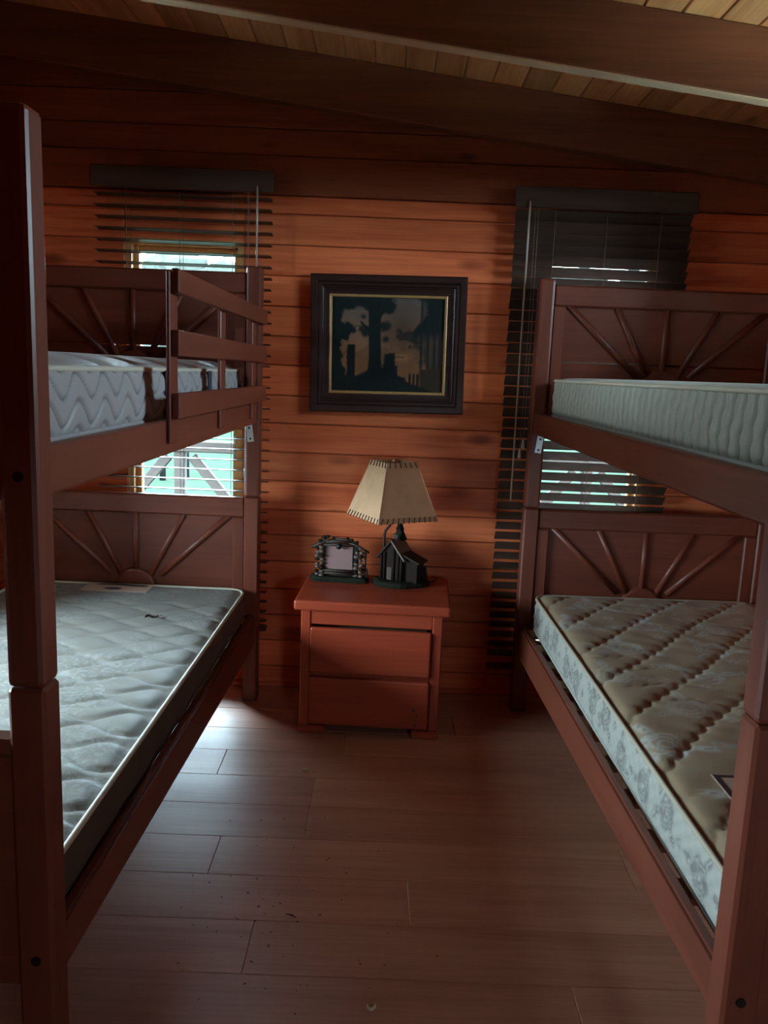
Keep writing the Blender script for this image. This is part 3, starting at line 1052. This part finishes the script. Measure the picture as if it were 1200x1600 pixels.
# ------------------------------------------------------------------ venetian blinds
def slat_me(W, tilt):
    V, Fc = [], []
    n = 6
    hw, th, camber = .025, .0028, .0025
    c, sn = math.cos(tilt), math.sin(tilt)
    prof = []
    for q in range(n + 1):
        a = -hw + 2 * hw * q / n
        prof.append((a, camber * (1 - (a / hw) ** 2) + th / 2))
    for q in range(n, -1, -1):
        a = -hw + 2 * hw * q / n
        prof.append((a, camber * (1 - (a / hw) ** 2) - th / 2))
    m_ = len(prof)
    for xx in (-W / 2, W / 2):
        for a, zz in prof:
            V.append((xx, a * c - zz * sn, a * sn + zz * c))
    for q in range(m_):
        Fc.append((q, (q + 1) % m_, m_ + (q + 1) % m_, m_ + q))
    Fc += [tuple(range(m_))[::-1], tuple(range(m_, 2 * m_))]
    return mesh('slat', V, Fc)


def blind(label, x0, x1, ztop, zbot, tilt, cords, wand_x, wand_z, Yc, tassels):
    W = x1 - x0
    xm = (x0 + x1) / 2
    root = thing('venetian_blind', label, 'blind', (xm, Yc, zbot), 0, 'venetian blinds on the back windows')
    H = ztop - zbot
    box('headrail', (-W / 2, W / 2), (-.030, .032), (H - .050, H), 'blind', root, .003)
    box('valance', (-W / 2 - .006, W / 2 + .006), (-.044, -.031), (H - .078, H + .004), 'blind', root, .004)
    box('bottom_rail', (-W / 2, W / 2), (-.025, .025), (0, .018), 'blind', root, .004)
    me = slat_me(W - .004, tilt)
    me.materials.append(M['blind'])
    z = H - .098
    while z > .035:
        o = obj('slat', me, None, root, (random.uniform(-.002, .002), 0, z), (0, random.uniform(-.002, .002), random.uniform(-.003, .003)))
        z -= .044
    for cx in cords:
        for dy in (-.028, .028):
            tube('ladder_cord', [(cx - xm, dy, .01), (cx - xm, dy, H - .05)], .0011, 'cord', root, 5)
    tube('tilt_wand', [(wand_x - xm, -.050, H - .055), (wand_x - xm, -.050, H - .09), (wand_x - xm, -.053, wand_z - zbot)], .0042, 'wand', root, 8)
    for q, (tx, tz) in enumerate(tassels):
        tube('pull_cord', [(tx - xm, -.040, H - .05), (tx - xm + .003, -.042, (tz - zbot + H) / 2), (tx - xm, -.044, tz - zbot)], .0011, 'cord', root, 5)
        tube('cord_tassel', [(tx - xm, -.044, tz - zbot + .004), (tx - xm, -.044, tz - zbot - .006), (tx - xm, -.044, tz - zbot - .034), (tx - xm, -.044, tz - zbot - .038)],
             [.003, .006, .0085, .005], 'wand', root, 8)
    return root


blind('dark brown venetian blind with open slats behind the left bunk', -1.202, -.486, 2.182, .283, math.radians(-5), (-1.069, -.855, -.642), -.541, 1.35, 3.435,
      ((-.580, 1.0), (-.575, .96)))
blind('dark brown venetian blind with tilted slats behind the right bunk', .490, 1.206, 2.166, .150, math.radians(-49), (.650, .858, 1.074), .541, .907, 3.435,
      ((.578, 1.165), (.566, 1.125)))


# ------------------------------------------------------------------ framed painting
pic = thing('framed_painting', 'dark framed forest landscape painting hanging between the windows', 'painting', (.002, WALL_Y - .001, 1.250))
pic.rotation_euler = (0, -.014, 0)
PWD, PHT = .650, .566
prof = [(0, 0), (0, -.030), (.006, -.036), (.028, -.036), (.032, -.030), (.036, -.033), (.044, -.033), (.048, -.027), (.054, -.029), (.057, -.024), (.062, -.024), (.064, -.020), (.078, -.0195), (.078, 0)]


def frame_side(name, a, b, inward, parent, profile, mat, off):
    """mitred moulding from corner a to corner b"""
    a, b, inward = Vector(a), Vector(b), Vector(inward)
    t = (b - a).normalized()
    V, Fc = [], []
    n = len(profile)
    for p, sg in ((a, 1), (b, -1)):
        for d, yy in profile:
            d += off
            v = p + inward * d + t * d * sg
            V.append((v.x, yy, v.z))
    for q in range(n):
        Fc.append((q, (q + 1) % n, n + (q + 1) % n, n + q))
    Fc += [tuple(range(n))[::-1], tuple(range(n, 2 * n))]
    bm = bmesh.new()
    bv = [bm.verts.new(v) for v in V]
    for f in Fc:
        bm.faces.new([bv[q] for q in f])
    return obj(name, from_bm(name, bm), M[mat], parent)


cs = [(-PWD / 2, 0, 0), (PWD / 2, 0, 0), (PWD / 2, 0, PHT), (-PWD / 2, 0, PHT)]
ins = [(0, 0, 1), (-1, 0, 0), (0, 0, -1), (1, 0, 0)]
for q in range(4):
    frame_side('frame_moulding', cs[q], cs[(q + 1) % 4], ins[q], pic, prof, 'picframe', 0)
gl = [(0, -.002), (0, -.018), (.004, -.020), (.010, -.018), (.012, -.012), (.012, -.002)]
for q in range(4):
    frame_side('gilt_liner', cs[q], cs[(q + 1) % 4], ins[q], pic, gl, 'gilt', .0785)
# painted canvas: colours kept per vertex (the print itself)
nxp, nyp = 200, 164
cw, chh = PWD - 2 * .090, PHT - 2 * .090
gx_, gy_ = np.meshgrid(np.linspace(0, 1, nxp + 1), np.linspace(0, 1, nyp + 1))   # y from bottom
rp_ = np.random.default_rng(5)


def vnoise(x, y, f, seed):
    g = np.random.default_rng(seed).random((64, 64))
    xs, ys = x * f, y * f
    xi, yi = np.floor(xs).astype(int), np.floor(ys).astype(int)
    fx, fy = xs - xi, ys - yi
    fx, fy = fx * fx * (3 - 2 * fx), fy * fy * (3 - 2 * fy)
    a = g[yi % 64, xi % 64]; b = g[yi % 64, (xi + 1) % 64]; c = g[(yi + 1) % 64, xi % 64]; d = g[(yi + 1) % 64, (xi + 1) % 64]
    return (a * (1 - fx) + b * fx) * (1 - fy) + (c * (1 - fx) + d * fx) * fy


def fbm(x, y, f, s):
    return (vnoise(x, y, f, s) + .5 * vnoise(x, y, f * 2.1, s + 1) + .25 * vnoise(x, y, f * 4.3, s + 2)) / 1.75


sky_top, sky_low = np.array([.17, .14, .12]), np.array([.55, .22, .085])
t_ = np.clip(1.15 - gy_ * 1.15, 0, 1)[..., None]
colr = sky_top * (1 - t_) + sky_low * t_
colr = colr * (1 - .55 * np.exp(-((gx_ - .62) / .18) ** 2 - ((gy_ - .62) / .3) ** 2))[..., None]
glow = np.exp(-((gx_ - .625) / .08) ** 2 - ((gy_ - .37) / .05) ** 2)[..., None]
colr = colr + glow * np.array([.34, .15, .06])
dark = np.array([.012, .020, .020])


def paint(mask, c=dark):
    global colr
    m_ = np.clip(mask, 0, 1)[..., None]
    colr = colr * (1 - m_) + np.array(c) * m_


def soft(v, w=.02):
    return np.clip(v / w + .5, 0, 1)


n1, n2 = fbm(gx_, gy_, 9, 20), fbm(gx_, gy_, 17, 40)
# distant bush haze
paint(soft(.46 - gy_ + .22 * (n1 - .5)) * .35, (.10, .06, .04))
# left trees and their foliage
paint(soft(.105 + .03 * (n1 - .5) * 4 + .07 * np.clip(gy_ - .8, 0, 1) - gx_))
paint(soft(.085 - np.hypot(gx_ - .12, (gy_ - .66) * .8) + .10 * (n2 - .5)))
paint(soft(.075 - np.hypot(gx_ - .12, (gy_ - .93) * .8) + .12 * (n2 - .5)))
# stump
paint(soft(np.minimum(gx_ - .135 + .02 * (n2 - .5), .21 - gx_), .012) * soft(.50 + .03 * (n2 - .5) - gy_, .012))
# central tree with flared root
wid = .055 + .05 * np.clip(.35 - gy_, 0, 1) * 2 + .02 * np.clip(gy_ - .8, 0, 1)
paint(soft(wid - np.abs(gx_ - .385 + .02 * (gy_ - .5)), .012))
for (bx, by, br) in ((.24, .95, .07), (.33, .97, .09), (.47, .95, .09), (.30, .66, .055), (.47, .70, .05), (.28, .80, .03), (.52, .90, .05), (.48, .56, .03)):
    paint(soft(br - np.hypot(gx_ - bx, (gy_ - by) * .85) + .16 * (n2 - .5) * br * 8, .03) * .95)
for (ax, ay, bx, by) in ((.38, .68, .31, .97), (.40, .70, .485, .97), (.37, .6, .26, .74)):
    tt = np.clip(((gx_ - ax) * (bx - ax) + (gy_ - ay) * (by - ay)) / ((bx - ax) ** 2 + (by - ay) ** 2), 0, 1)
    paint(soft(.010 - np.hypot(gx_ - ax - tt * (bx - ax), gy_ - ay - tt * (by - ay)), .008))
# right trees
rt = .70 + .06 * np.sin(gy_ * 9) + .20 * (n1 - .5)
paint(soft(gx_ - rt - .06, .05) * soft(gy_ - .24, .03) * (.72 + .28 * soft(gy_ - .6, .1)))
paint(soft(.08 - np.hypot(gx_ - .69, gy_ - .62) + .25 * (n2 - .5), .04) * .8)
for bx in (.80, .86, .92, .965):
    paint(soft(.012 - np.abs(gx_ - bx), .012) * soft(gy_ - .25, .02) * .9, (.02, .026, .026))
    paint(soft(.004 - np.abs(gx_ - bx - .02), .006) * soft(gy_ - .3, .02) * soft(.6 - gy_, .2) * .5, (.14, .12, .11))
# water reflections, banks
for bx, w_ in ((.705, .012), (.74, .01), (.775, .012)):
    paint(soft(w_ - np.abs(gx_ - bx), .01) * soft(.20 - gy_, .03), (.03, .02, .018))
paint(soft(gx_ - .79, .03) * soft(.25 - gy_, .02) * .85)
bank = .30 - .55 * (gx_ - .05) + .07 * (n1 - .5) * 2
paint(soft(.175 + .07 * (n1 - .5) + .10 * np.exp(-((gx_ - .40) / .12) ** 2) - .14 * np.clip(gx_ - .6, 0, 1) * 4 - gy_, .03))
paint(soft(.055 - np.abs(gx_ - .515) + .05 * (n2 - .5), .02) * soft(.42 + .1 * (n2 - .5) - gy_, .03))
paint(soft(.028 - np.abs(gx_ - .565), .012) * soft(.285 + .03 * (n2 - .5) - gy_, .012))
paint(soft(.045 - np.abs(gx_ - .62), .012) * soft(.16 + .02 * (n2 - .5) - gy_, .012))
for bx in (.60, .63):
    paint(soft(.02 - np.hypot(gx_ - bx, (gy_ - .376) * 3), .006) * .8, (.05, .03, .02))
colr = np.clip(colr, 0, 1) * (.62 + .14 * (n2 - .5))[..., None]
Vc = np.stack([-cw / 2 + cw * gx_, np.full_like(gx_, -.008), .090 + chh * gy_], -1).reshape(-1, 3)
idx = np.arange((nyp + 1) * (nxp + 1)).reshape(nyp + 1, nxp + 1)
fq = np.stack([idx[:-1, :-1], idx[:-1, 1:], idx[1:, 1:], idx[1:, :-1]], -1).reshape(-1, 4)
cme = mesh('canvas', Vc, fq)
ca = cme.attributes.new('paint', 'FLOAT_COLOR', 'POINT')
ca.data.foreach_set('color', np.concatenate([colr.reshape(-1, 3), np.ones(((nyp + 1) * (nxp + 1), 1))], 1).astype(np.float32).ravel())
cmat, cnt, cbs = new_mat('oil_paint')
an_ = cnt.nodes.new('ShaderNodeAttribute'); an_.attribute_name = 'paint'
cnt.links.new(an_.outputs['Color'], cbs.inputs['Base Color'])
cbs.inputs['Roughness'].default_value = .55
cbs.inputs['Specular IOR Level'].default_value = .2
obj('canvas', cme, cmat, pic)
box('backing_board', (-PWD / 2 + .03, PWD / 2 - .03), (-.0065, -.001), (.03, PHT - .03), 'picframe', pic, 0)

# ------------------------------------------------------------------ nightstand
NS_ROT = -.045
ns = thing('nightstand', 'small red-brown two-drawer wooden nightstand against the back wall', 'nightstand', (-.012, 3.235, 0), NS_ROT)
hw, d0, d1 = .275, -.215, .205
box('top_slab', (-.302, .302), (-.235, .222), (.506, .546), 'nsX', ns, .009, segs=2)
for sg in (-1, 1):
    xa, xb = sorted((sg * hw, sg * (hw - .040)))
    box('front_post', (xa, xb), (d0, d0 + .042), (.03, .506), 'nsZ', ns, .005)
    box('back_post', (xa, xb), (d1 - .042, d1), (0, .506), 'nsZ', ns, .005)
    xa, xb = sorted((sg * (hw - .006), sg * (hw - .026)))
    box('side_panel', (xa, xb), (d0 + .042, d1 - .042), (.055, .506), 'nsY', ns, .002)
    xa, xb = sorted((sg * (hw + .004), sg * (hw - .105)))
    box('foot_block', (xa, xb), (d0 - .004, d0 + .06), (0, .031), 'nsX', ns, .006)
box('back_panel', (-hw + .04, hw - .04), (d1 - .02, d1 - .008), (.055, .506), 'nsX', ns, .002)
box('apron', (-hw + .040, hw - .040), (d0 + .004, d0 + .026), (.447, .506), 'nsX', ns, .003)
box('bottom_board', (-hw + .040, hw - .040), (d0 + .03, d1 - .03), (.040, .055), 'nsX', ns, .002)
box('drawer_rail', (-hw + .040, hw - .040), (d0 + .012, d0 + .030), (.226, .262), 'nsX', ns, .002)
for z0, z1, lbl in ((.256, .438, 'upper drawer front'), (.042, .236, 'lower drawer front with small dark knots')):
    dr = box('drawer', (-hw + .038, hw - .042), (d0 - .014, d0 + .011), (z0, z1), 'nsX', ns, .007, segs=2)
    dr['label'] = lbl
    bx_ = box('drawer_box', (-hw + .06, hw - .06), (d0 + .031, d1 - .05), (z0 + .02, z1 - .03), 'slatwood', dr, 0)
    bx_.location -= dr.location
    if z0 < .1:
        for kx, kz, r_ in ((.178, .123, .0050), (.190, .100, .0045), (.186, .062, .0055)):
            V = [(kx + r_ * 1.3 * math.cos(2 * math.pi * q / 12), d0 - .0143, kz + r_ * math.sin(2 * math.pi * q / 12)) for q in range(12)]
            o = obj('knot', mesh('knot', V, [tuple(range(12))]), M['dark_knot'], dr)
            o.location = -dr.location
NS_TOP = .546

# ------------------------------------------------------------------ cabin table lamp
LX, LY = .088, 3.315
lamp = thing('table_lamp', 'table lamp with parchment shade and dark log cabin base on nightstand', 'lamp', (LX, LY, NS_TOP))
# base: rough oval
V, Fc = [], []
n = 28
for zz, rf in ((0, 1.0), (.010, 1.03), (.020, .96), (.024, .88)):
    for q in range(n):
        an = 2 * math.pi * q / n
        wob = 1 + .05 * math.sin(3 * an + 1) + .03 * math.sin(7 * an)
        V.append((.118 * rf * wob * math.cos(an), .080 * rf * wob * math.sin(an), zz))
for lv in range(3):
    for q in range(n):
        Fc.append((lv * n + q, lv * n + (q + 1) % n, (lv + 1) * n + (q + 1) % n, (lv + 1) * n + q))
Fc += [tuple(range(n))[::-1], tuple(range(3 * n, 4 * n))]
obj('lamp_base', mesh('lamp_base', V, Fc), M['moss'], lamp)
# cabin: gable end turned to the camera, roof running back to the right
CR = math.radians(-28)


def crot(p):
    c, sn = math.cos(CR), math.sin(CR)
    return Vector((p[0] * c - p[1] * sn, p[0] * sn + p[1] * c, p[2]))


cab0 = Vector((-.040, -.022, .022))


def cab(name, verts, faces, mat, parent=lamp):
    V = [crot(v) + cab0 for v in verts]
    bm = bmesh.new()
    bv = [bm.verts.new(v) for v in V]
    for f in faces:
        bm.faces.new([bv[q] for q in f])
    return obj(name, from_bm(name, bm), M[mat], parent)


w_, l_, ez, pz = .052, .085, .100, .160
house = cab('cabin_walls', [(-w_, 0, 0), (w_, 0, 0), (w_, 0, ez), (0, 0, pz), (-w_, 0, ez), (-w_, l_, 0), (w_, l_, 0), (w_, l_, ez), (0, l_, pz), (-w_, l_, ez)],
            [(0, 1, 2, 3, 4), (9, 8, 7, 6, 5), (1, 6, 7, 2), (0, 4, 9, 5), (2, 7, 8, 3), (4, 3, 8, 9)], 'cabin')
for sg in (-1, 1):
    e0, e1 = .064, .010
    cab('roof_slope', [(sg * e0, -.012, ez - .014), (0, -.012, pz + .004), (0, l_ + .01, pz + .004), (sg * e0, l_ + .01, ez - .014),
                       (sg * e0, -.012, ez - .005), (0, -.012, pz + .014), (0, l_ + .01, pz + .014), (sg * e0, l_ + .01, ez - .005)],
        [(0, 1, 2, 3), (7, 6, 5, 4), (0, 4, 5, 1), (1, 5, 6, 2), (2, 6, 7, 3), (3, 7, 4, 0)], 'cabinroof' if sg > 0 else 'cabinroof2')
# side porch on the right
cab('porch_walls', [(w_, .012, 0), (w_ + .062, .012, 0), (w_ + .062, .012, .080), (w_, .012, .105), (w_, .075, 0), (w_ + .062, .075, 0), (w_ + .062, .075, .080), (w_, .075, .105)],
    [(0, 1, 2, 3), (7, 6, 5, 4), (1, 5, 6, 2), (0, 3, 7, 4), (2, 6, 7, 3), (0, 4, 5, 1)], 'cabin')
cab('porch_roof', [(w_ - .01, .0, .112), (w_ + .075, .0, .080), (w_ + .075, .085, .080), (w_ - .01, .085, .112), (w_ - .01, .0, .120), (w_ + .075, .0, .088), (w_ + .075, .085, .088), (w_ - .01, .085, .120)],
    [(0, 3, 2, 1), (4, 5, 6, 7), (0, 1, 5, 4), (1, 2, 6, 5), (2, 3, 7, 6), (3, 0, 4, 7)], 'cabinroof2')
for xx in (-w_ + .006, -.030, .012, .034, w_ - .004):
    p0 = crot((xx, -.003, 0)) + cab0
    tube('wall_log', [p0, p0 + Vector((0, 0, ez - .002 + max(0, (w_ - abs(xx)) * .9)))], .006, 'cabin', house, 6)
cab('cabin_door', [(-.018, -.004, 0), (.004, -.004, 0), (.004, -.004, .055), (-.018, -.004, .055), (-.018, 0, 0), (.004, 0, 0), (.004, 0, .055), (-.018, 0, .055)],
    [(0, 1, 2, 3), (0, 4, 5, 1), (1, 5, 6, 2), (2, 6, 7, 3), (3, 7, 4, 0)], 'log')
c0 = crot((.0, .030, 0)) + cab0
box('chimney', (c0.x - .010, c0.x + .010), (c0.y - .010, c0.y + .010), (c0.z + .13, c0.z + .192), 'stone', lamp, .002)


def fir(x, y, z, h, parent):
    V, Fc = [], []
    n = 9
    tiers = 5
    for t in range(tiers):
        zb = z + h * (.12 + .17 * t); zt = zb + h * .30
        rb = h * .24 * (1 - t / (tiers + .4))
        b = len(V)
        for q in range(n):
            an = 2 * math.pi * q / n + t
            V.append((x + rb * (1 + .25 * (q % 2)) * math.cos(an), y + rb * (1 + .25 * (q % 2)) * math.sin(an), zb))
        V.append((x, y, min(zt, z + h)))
        for q in range(n):
            Fc.append((b + q, b + (q + 1) % n, b + n))
        Fc.append(tuple(range(b + n - 1, b - 1, -1)))
    ft = obj('fir_tree', mesh('fir_tree', V, Fc), M['fir'], parent)
    tube('fir_trunk', [(x, y, z), (x, y, z + h * .3)], h * .04, 'bark', ft, 6)


fir(-.008, .052, .022, .252, lamp)
fir(.090, -.018, .020, .085, lamp)
fir(.104, .020, .020, .062, lamp)
# stem, socket, shade
tube('lamp_stem', [(-.072, .030, .020), (-.072, .030, .130), (-.072, .030, .205), (-.068, .027, .222), (-.052, .012, .245), (-.048, .006, .262), (-.048, .0, .42)], .0055, 'iron', lamp, 10)
tube('lamp_socket', [(-.048, 0, .330), (-.048, 0, .335), (-.048, 0, .385), (-.048, 0, .39)], [.010, .016, .016, .010], 'brass', lamp, 12)
tube('bulb', [(-.048, 0, .39), (-.048, 0, .405), (-.048, 0, .425), (-.048, 0, .448), (-.048, 0, .458)], [.012, .020, .028, .020, .004], 'photo', lamp, 12)
SA = math.radians(29)


def shade_corner(side, z, k_):
    h_ = side / 2
    a = [(-h_, -h_), (h_, -h_), (h_, h_), (-h_, h_)][k_]
    c, sn = math.cos(SA), math.sin(SA)
    return Vector((-.046 + a[0] * c - a[1] * sn, -.042 + a[0] * sn + a[1] * c, z))


ZB, ZT = .292, .522
SB, ST = .272, .136
V, Fc = [], []
for (s1, z1_), (s2, z2_) in (((SB, ZB), (ST, ZT)), ((SB - .004, ZB), (ST - .004, ZT))):
    for k_ in range(4):
        V.append(shade_corner(s1, z1_, k_))
    for k_ in range(4):
        V.append(shade_corner(s2, z2_, k_))
for k_ in range(4):
    n_ = (k_ + 1) % 4
    Fc.append((k_, n_, 4 + n_, 4 + k_))
    Fc.append((8 + n_, 8 + k_, 12 + k_, 12 + n_))
    Fc.append((k_, 8 + k_, 8 + n_, n_))
    Fc.append((4 + k_, 4 + n_, 12 + n_, 12 + k_))
shade = obj('lamp_shade', mesh('lamp_shade', V, Fc), M['shade'], lamp)
shade['label'] = 'stitched parchment shade'
for k_ in range(4):
    n_ = (k_ + 1) % 4
    B0, B1 = shade_corner(SB, ZB, k_), shade_corner(SB, ZB, n_)
    T0, T1 = shade_corner(ST, ZT, k_), shade_corner(ST, ZT, n_)
    out = ((B0 + B1) / 2 - Vector((-.046, -.042, ZB))).normalized() * .0018
    for (a0, a1, c0_, c1_, cnt_, f0, f1) in ((B0, B1, T0, T1, 11, -.008, .085), (T0, T1, B0, B1, 6, -.008, .085)):
        for q in range(cnt_):
            t = (q + .5) / cnt_
            lo, hi = a0.lerp(a1, t), c0_.lerp(c1_, t)
            p0 = lo + (hi - lo) * f0 + out
            p1 = lo.lerp(a0.lerp(a1, min(1, t + .02)), 1) + (hi - lo) * f1 + out
            tube('stitch', [p0, p1], .0022, 'stitch', shade, 5)
    # corner cord
    for (pA, pB) in ((B0, T0),):
        tube('corner_seam', [pA, pB], .0022, 'shade', shade, 6)
# harp ring
tube('harp_spider', [shade_corner(ST - .006, ZT - .012, 0), shade_corner(ST - .006, ZT - .012, 2)], .002, 'iron', lamp, 6)
tube('harp_spider', [shade_corner(ST - .006, ZT - .012, 1), shade_corner(ST - .006, ZT - .012, 3)], .002, 'iron', lamp, 6)
tube('finial', [(-.047, -.042, ZT - .014), (-.047, -.042, ZT + .004), (-.047, -.042, ZT + .012)], [.004, .007, .003], 'brass', lamp, 8)
tube('harp_stem', [(-.048, 0, .39), (-.048, -.03, .41), (-.047, -.042, .45), (-.047, -.042, ZT - .012)], .0025, 'iron', lamp, 6)
# cord over the edge at the right
tube('power_cord', [(.105, .02, .006), (.128, .03, .006), (.150, .055, .004), (.158, .10, .003), (.160, .128, .003)], .0028, 'iron', lamp, 6)

# ------------------------------------------------------------------ rustic photo frame
pf = thing('photo_frame', 'rustic photo frame of logs and stones with blank mauve picture on nightstand', 'photo frame', (-.166, 3.33, NS_TOP), -.06)
V, Fc = [], []
n = 26
for zz, rf in ((0, 1.0), (.012, 1.02), (.022, .95)):
    for q in range(n):
        an = 2 * math.pi * q / n
        wob = 1 + .05 * math.sin(5 * an) + .03 * math.sin(9 * an + 1)
        V.append((math.copysign(abs(math.cos(an)) ** .45, math.cos(an)) * .120 * rf * wob, math.copysign(abs(math.sin(an)) ** .6, math.sin(an)) * .034 * rf * wob, zz))
for lv in range(2):
    for q in range(n):
        Fc.append((lv * n + q, lv * n + (q + 1) % n, (lv + 1) * n + (q + 1) % n, (lv + 1) * n + q))
Fc += [tuple(range(n))[::-1], tuple(range(2 * n, 3 * n))]
obj('frame_base', mesh('frame_base', V, Fc), M['moss'], pf)
box('photo', (-.062, .052), (.000, .004), (.050, .148), 'photo', pf, .0005)
box('back_plate', (-.085, .075), (.005, .012), (.018, .160), 'log', pf, .002)


def blob(name, c, r, mat, parent, sq=(1, 1, 1)):
    bm = bmesh.new()
    bmesh.ops.create_icosphere(bm, subdivisions=1, radius=r)
    for v in bm.verts:
        j = random.uniform(.85, 1.12)
        v.co = Vector((v.co.x * sq[0], v.co.y * sq[1], v.co.z * sq[2])) * j
    return obj(name, from_bm(name, bm, True), M[mat], parent, c)


for cx in (-.086, .078):
    for lv in range(8):
        zz = .026 + lv * .0165
        spread = .016 - lv * .0006
        for q in (-1, 1):
            blob('stone', (cx + q * spread * .7 + random.uniform(-.003, .003), -.010 + random.uniform(-.004, .004), zz + random.uniform(-.003, .003)),
                 random.uniform(.0095, .0125), 'stone' if (lv + q) % 3 else 'moss', pf, (1.15, .9, .85))
tube('sill_log', [(-.075, -.008, .046), (.066, -.008, .044)], .006, 'log', pf, 8)
tube('sill_log', [(-.075, -.010, .035), (.066, -.010, .033)], .005, 'log', pf, 8)
for q, (a, b, r_) in enumerate((((-.122, -.012, .142), (-.045, -.012, .172), .007), ((-.06, -.012, .168), (.045, -.012, .171), .008), ((.03, -.012, .172), (.122, -.012, .130), .006),
                                ((-.105, -.008, .154), (-.02, -.008, .182), .006), ((-.02, -.010, .183), (.075, -.010, .166), .0065), ((-.07, -.014, .155), (.062, -.014, .157), .0055))):
    a, b = Vector(a), Vector(b)
    m_ = a.lerp(b, .5) + Vector((0, 0, .004))
    tube('roof_log', [a, m_, b], [r_ * .85, r_, r_ * .8], 'log', pf, 7)
for cx, cz, r_ in ((-.068, .186, .013), (-.054, .190, .010), (.03, .184, .010), (.048, .180, .009), (-.085, .172, .010), (.068, .172, .009), (-.03, .188, .007)):
    blob('moss_tuft', (cx, -.010, cz), r_, 'moss', pf, (1.2, .9, .8))
blob('pine_cone', (-.005, -.022, .152), .015, 'iron', pf, (1, .8, 1.05))
tube('side_log', [(.104, -.004, .018), (.106, -.004, .138)], .006, 'log', pf, 7)
tube('side_log', [(.117, -.002, .018), (.110, -.002, .060)], .005, 'log', pf, 7)
box('easel_leg', (-.012, .012), (.012, .030), (.0, .10), 'log', pf, .002, rot=(.12, 0, 0))

# ------------------------------------------------------------------ crumbs on the floor
curls = [(-.234, 2.71, .013, 'pale curled wood shaving on the floor in front of the nightstand', .8),
         (.021, 1.621, .012, 'pale curled wood shaving on the floor nearest the camera', 2.2)]
for cx, cy, r_, lb, rz in curls:
    c_ = thing('wood_shaving', lb, 'wood shaving', (cx, cy, 0), rz, 'wood shavings on the floor')
    pts = [(r_ * math.cos(a) * (1 - .06 * q), r_ * .7 * math.sin(a), .0042 + .0009 * q) for q, a in enumerate(np.linspace(0, 4.4, 9))]
    tube('shaving_curl', pts, [.0015, .003, .0036, .004, .004, .004, .0036, .003, .0015], 'chip', c_, 6)
    tube('shaving_tip', [pts[-1], (pts[-1][0] - .004, pts[-1][1] + .006, .003)], [.0018, .0012], 'chip', c_, 5)
sp_ = thing('bark_splinter', 'thin dark splinter lying on the floor amid the crumbs', 'splinter', (-.196, 1.927, 0), -.4)
tube('splinter_shaft', [(-.016, 0, .0025), (0, .002, .0032), (.016, -.001, .0022)], [.0012, .0024, .0010], 'darkchip', sp_, 6)
bm = bmesh.new()
for q in range(150):
    a = random.random()
    cx, cy = random.gauss(-.28, .20), random.gauss(1.98, .28)
    if q > 105:
        cx, cy = random.uniform(-.45, .45), random.uniform(1.5, 2.75)
    if abs(cx) > .5 or cy < 1.35:
        continue
    r_ = random.choice((.0008, .0011, .0014, .002))
    g = bmesh.ops.create_icosphere(bm, subdivisions=1, radius=r_)
    sx, rz = random.uniform(1, 2.6), random.uniform(0, 3.14)
    for v in g['verts']:
        x_, y_ = v.co.x * sx, v.co.y
        v.co = Vector((cx + x_ * math.cos(rz) - y_ * math.sin(rz), cy + x_ * math.sin(rz) + y_ * math.cos(rz), max(0.0002, r_ * .6 + v.co.z * .6)))
cr = obj('floor_crumbs', from_bm('floor_crumbs', bm), M['darkchip'])
tag(cr, 'tiny dark crumbs scattered over the laminate floor between the beds', 'crumbs')
cr['kind'] = 'stuff'
